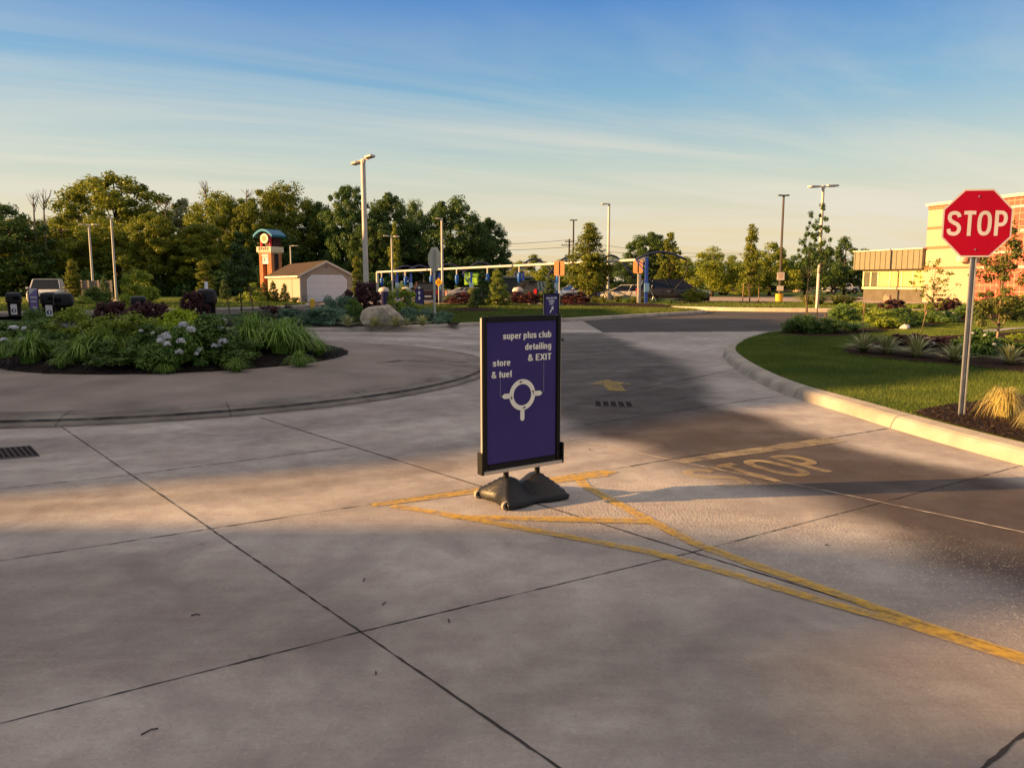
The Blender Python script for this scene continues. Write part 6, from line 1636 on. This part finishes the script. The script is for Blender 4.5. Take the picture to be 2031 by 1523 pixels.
def mz(x, y):
    r = math.hypot(x - M_C[0], y - M_C[1]) / M_R
    return .2 + .28 * (1 - min(1, r) ** 2.4) - .02
def isl(px, py):
    z = .3
    for _ in range(4):
        p = G(px, py, z); z = mz(p.x, p.y)
    return Vector((p.x, p.y, z))
GD = 'strap leaved daylilies around the roundabout'
names_ = ['at the left picture edge', 'left of the small sprout near the left edge', 'small and low near the left edge', 'pale bladed behind the small sprout', 'below the leftmost yellow green shrub',
 'tiny one at the mulch edge below the pale blooms', 'large and fanned out below the pale blue blooms', 'tiny one under the two tallest clumps', 'tall one left of the pair at the right end', 'tall one right of the pair at the right end', 'drooping one at the right end', 'low sprawling one with leaves on the mulch', 'last small one near the right tip of the bed', 'back one with arching tips before the far kerb', 'back one just left of the arching tips']
for i, (px, py, s, k) in enumerate([(8, 722, .85, 'day2'), (62, 734, .95, 'day'), (124, 748, .38, 'day'), (168, 733, .8, 'day2'), (222, 741, .95, 'day'), (327, 752, .42, 'day2'), (368, 741, 1.08, 'day'), (470, 748, .42, 'day'), (492, 727, 1.1, 'day2'), (556, 719, 1.1, 'day'), (592, 710, .95, 'day2'), (596, 737, .5, 'day2'), (633, 722, .55, 'day'), (515, 700, 1.1, 'day'), (572, 699, 1.05, 'day2')]):
    py -= 9; s *= .93; p = isl(px, py); me = SH[k][0]
    o = bpy.data.objects.new('daylily', me); COL.objects.link(o); o.location = p; o.scale = (s, s, s); o.rotation_euler = (0, 0, i * 1.3)
    tag(o, 'green daylily clump ' + names_[i], 'daylily', GD)
hn = ['at the left picture edge', 'behind the left daylilies', 'between the two left yellow green shrubs', 'left of the lime coloured shrub', 'with pale blue heads right of the lime shrub', 'whose heads peep over the big daylily']
for i, (px, py, h, w, k) in enumerate([(14, 700, .68, 1.1, 'hyd'), (62, 703, .66, 1.1, 'hyd'), (110, 700, .64, 1.0, 'hyd'), (300, 704, .65, .8, 'hyd2'), (408, 699, .8, 1.1, 'hyd'), (345, 706, .68, .8, 'hyd')]):
    shrub(k, isl(px, py), h, w, 'hydrangea with pale round blooms ' + hn[i], 'hydrangeas of the roundabout', 'hydrangea', 'hydrangea', i * .9)
for i, (px, py, h, w, k, lb) in enumerate([(150, 697, .8, 1.15, 'ygreen', 'yellow green feathery shrub left of centre in the roundabout bed'), (212, 702, .68, 1.1, 'ygreen', 'lower yellow green shrub in the middle of the roundabout bed'), (272, 700, .72, 1.15, 'ygreen', 'yellow green shrub right of the purple shrubs'), (360, 693, .75, 1.1, 'lime', 'bright lime coloured shrub amid the pale blooms'),
        (250, 706, .40, 1.2, 'green', 'dark green shrub low in the middle of the roundabout bed'), (440, 700, .5, 1.1, 'green', 'dark green shrub between the pale blooms and the tall daylilies'), (120, 704, .45, 1.0, 'green', 'dark green shrub behind the left daylilies'), (20, 706, .42, 1.1, 'green', 'dark green shrub low at the left edge'), (180, 706, .42, 1.1, 'green', 'dark green shrub under the yellow green ones'), (330, 706, .45, .8, 'green', 'small dark green shrub under the lime coloured one'),
        (78, 680, .85, .8, 'green', 'upright green shrub below the purple banner sign')]):
    shrub(k, isl(px, py), h, w, lb, 'leafy shrubs of the roundabout', rz=i)
for i, (px, py, h, w, lb) in enumerate([(222, 676, 1.0, .9, 'purple leaved shrub at the left of the purple row'), (268, 676, 1.0, 1.1, 'purple leaved shrub before the brownish bin'), (318, 674, .95, 1.0, 'purple leaved shrub at the right of the purple row')]):
    shrub('purple', isl(px, py), h, w, lb, 'purple leaved shrubs of the roundabout', rz=i * 2)
# far bed
def flat(px, py, z=.16): return G(px, py, z)
FB = [('purple', 385, 640, 1.15, 1.0, 'purple shrub in the far bed left of the cup topped bin'), ('green', 365, 643, .5, .7, 'small round green shrub in the far bed'), ('greentuft', 437, 645, .8, 1.5, 'soft green mound left of the dim young tree'), ('greentuft', 500, 645, 1.0, 1.6, 'taller feathery green mound right of the dim young tree'), ('purple', 555, 641, .65, 1.4, 'dull purplish low shrub in the far bed'),
      ('juniper', 596, 643, .6, 1.6, 'bluish spreading juniper left of the yellow bollard'), ('juniper', 650, 642, .65, 1.9, 'bluish spreading juniper right of the yellow bollard'), ('juniper', 672, 634, 1.0, 1.5, 'taller green juniper before the garage corner'), ('green', 702, 640, .9, .7, 'dark narrow shrub just left of the boulder'), ('ygreen', 800, 632, 1.2, 1.5, 'feathery yellow green shrub right of the boulder'),
      ('juniper', 825, 640, .6, 1.4, 'low juniper right of the boulder'), ('juniper', 868, 640, .45, 1.2, 'low dark juniper at the foot of the octagonal sign back'), ('purple', 722, 628, 1.5, 1.3, 'dark purple shrub hiding the foot of the boulder lamp post')]
for i, (k, px, py, h, w, lb) in enumerate(FB): shrub(k, flat(px, py), h, w, lb, 'plants of the far mulch bed', rz=i * 1.1)
def yucca(px, py, s, label, stalk=False, z=.165, lean=.1):
    p = flat(px, py, z); o = empty('yucca', p, label, 'yucca', 'striped spiky yuccas'); o.rotation_euler = (0, 0, px * .1)
    l = addobj('leaves', SH['yucca'][0], o); l.scale = (s, s, s)
    if stalk:
        mb = MB(); mb.tube([(0, 0, .1), (lean * .5, 0, .45), (lean, 0, .85), (lean, 0, 1.0)], [.010, .008, .007, .008], 6)
        for q in range(9): mb.lathe([(.003, 0), (.014, .02), (.010, .045), (.002, .05)], 6, c=(lean + random.uniform(-.02, .02), random.uniform(-.02, .02), .82 + q * .022))
        mb.build('flower_stalk', mat('dry_stalk', (0.22, 0.15, 0.08), .8), o)
    return o
for px, py, s, lb in ((690, 648, 1.0, 'yucca left of the boulder in the far bed'), (742, 648, .95, 'yucca in front of the boulder'), (785, 648, .95, 'yucca at the right foot of the boulder'), (806, 646, .7, 'small yucca between two larger ones right of the boulder'), (838, 646, 1.0, 'rightmost yucca of the far bed')):
    yucca(px, py, s, lb)
for px, py, s, lb, stk in ((1712, 698, 1.02, 'leftmost yucca on the right lawn, with a flower stalk', True), (1760, 702, 1.0, 'second yucca from the left on the right lawn', False), (1818, 708, 1.1, 'yucca with a tall pod topped stalk on the right lawn', True), (1893, 716, .92, 'yucca just behind the stop sign post', False), (2003, 722, .9, 'yucca at the right picture edge', False)):
    yucca(px, py, s * 1.05, lb, stk)
# golden grass near the stop sign
p = flat(1990, 826, .165)
o = bpy.data.objects.new('golden_grass', SH['goldgrass'][0]); COL.objects.link(o); o.location = p; o.scale = (.72, .72, .70)
tag(o, 'golden tuft of ornamental grass beside the foot of the stop sign', 'ornamental grass')
p = flat(2062, 850, .165)
o = bpy.data.objects.new('golden_grass', SH['goldgrass'][0]); COL.objects.link(o); o.location = p; o.scale = (.6, .6, .5); o.rotation_euler = (0, 0, 2)
tag(o, 'golden grass blades entering at the right picture edge below the larger tuft', 'ornamental grass')
# right bed
RB = [('green', 1588, 660, .75, 1.2, 'dark shrub at the left end of the right shrub bed'), ('green', 1640, 660, .6, 1.3, 'low dark shrub below the two dark young trees'), ('greentuft', 1690, 657, .75, 1.5, 'soft grassy mound in the right shrub bed'), ('green', 1672, 640, .95, 1.2, 'green shrub behind the soft grassy mound'), ('ygreen', 1705, 632, .9, 1.3, 'sunnier shrub in the back of the right bed, left part'),
      ('ygreen', 1745, 650, .85, 1.5, 'olive shrub above the leftmost yuccas'), ('green', 1790, 646, .85, 1.4, 'green shrub above the pod topped yucca'), ('purple', 1770, 628, 1.0, 1.3, 'dark red shrub at the back before the brown brick base'), ('ygreen', 1825, 636, .85, 1.5, 'olive shrub at the foot of the sparse young tree'), ('hyd2', 1868, 640, .6, 1.3, 'pale flowering low shrub left of the stop sign post'),
      ('purple', 1880, 622, 1.0, 1.3, 'dark red shrub at the back beside the stop sign post'), ('green', 1925, 632, .9, 1.6, 'dark shrub just right of the stop sign post in the back bed'), ('ygreen', 1990, 624, 1.1, 2.2, 'wide olive shrub at the right edge of the back bed'), ('ygreen', 2040, 618, 1.2, 2.4, 'olive shrub cut by the right picture edge'),
      ('purple', 1800, 690, .45, .9, 'low dark red shrub behind the yuccas, left of the rock'), ('purple', 1850, 693, .42, 1.1, 'low dark red shrub behind the yuccas, right of the rock'), ('hyd2', 1935, 706, .75, .9, 'white flowering shrub behind the stop sign post'), ('green', 1975, 700, .45, 1.3, 'low green shrub under the reddish young tree'), ('ygreen', 2025, 700, .55, 1.2, 'low olive shrub at the right edge below the stone edging')]
for i, (k, px, py, h, w, lb) in enumerate(RB): shrub(k, flat(px, py), h * .74, w * .92, lb, 'shrubs of the right hand beds', rz=i * 1.7)
# car park island grasses and flowers
CI = [('redfl', 1027, 603, .85, 1.5, 'red flowering shrub right of the big conifers'), ('redfl', 1052, 603, .85, 1.5, 'red flowering shrub left of the arrow sign'), ('redfl', 916, 604, .85, 2.2, 'red flowering shrub left of the big conifers'), ('redfl', 1140, 603, .8, 2.2, 'red flowering shrub below the white hatchback'), ('tuft', 892, 604, 1.15, 1.2, 'golden tuft right of the footing of the slim lamp post'), ('gold', 935, 602, 1.1, .8, 'yellow leaved plant between the red shrub and the conifers'),
      ('gold', 1073, 603, .8, .7, 'yellow plant left of the dark conifer'), ('tuft', 1182, 603, 1.1, 1.3, 'yellow tuft right of the young tree trunk'), ('tuft', 1196, 604, .9, 1.0, 'yellow tuft at the footing of the single headed lamp post'), ('tuft', 1228, 603, 1.0, 1.2, 'golden tuft left of the right orange sign post'), ('greentuft', 1243, 604, .9, 1.0, 'green tuft left of the right orange sign post'), ('tuft', 1258, 604, 1.0, 1.0, 'golden tuft at the foot of the right orange sign post'),
      ('tuft', 1274, 604, 1.0, 1.0, 'golden tuft right of the right orange sign post'), ('greentuft', 1305, 603, .8, 1.6, 'green low tuft below the minivan doors'), ('greentuft', 1326, 606, .75, 1.3, 'green low tuft at the right end of the grasses below the minivan'), ('tuft', 1602, 607, 1.3, 2.0, 'sunlit ornamental grass left of the dark young tree trunks'), ('tuft', 1625, 607, 1.2, 1.6, 'sunlit ornamental grass behind the dark young tree trunks'), ('tuft', 1662, 607, 1.3, 2.0, 'sunlit ornamental grass right of the dark young tree trunks'), ('tuft', 1684, 607, 1.1, 1.4, 'sunlit ornamental grass beside the tan block of stone'),
      ('tuft', 448 + 22, 600, .8, 1.0, 'pale tuft on the verge left of the garage shrubs'), ('tuft', 585, 602, .8, 1.0, 'pale tuft by the garage corner'), ('ygreen', 278, 604, 2.2, 2.3, 'big yellow green shrub on the verge, right of the slim left lamp post'), ('green', 192, 604, 1.2, 1.6, 'dark shrub before the fence enclosure'), ('ygreen', 500, 600, 1.5, 1.6, 'yellowish shrub at the far left garage side'), ('ygreen', 178 - 10, 606, .5, 1.2, 'low pale shrub at the foot of the yellow lit young tree')]
for i, (k, px, py, h, w, lb) in enumerate(CI): shrub(k, flat(px, py, .15), h, w, lb, 'plants along the car park and verge', rz=i * .8)
for px, py, r, lb in ((1168, 606, 1.5, 0), (1487, 603, 1.8, 0), (1375, 604, 1.4, 0), (937, 617, 1.6, 0), (1260, 607, 3.2, 0)):
    p = flat(px, py, .15); mound('mulch_ring', (p.x, p.y), r, .14, .16, M_BROWNMULCH, rings=5, seg=24)
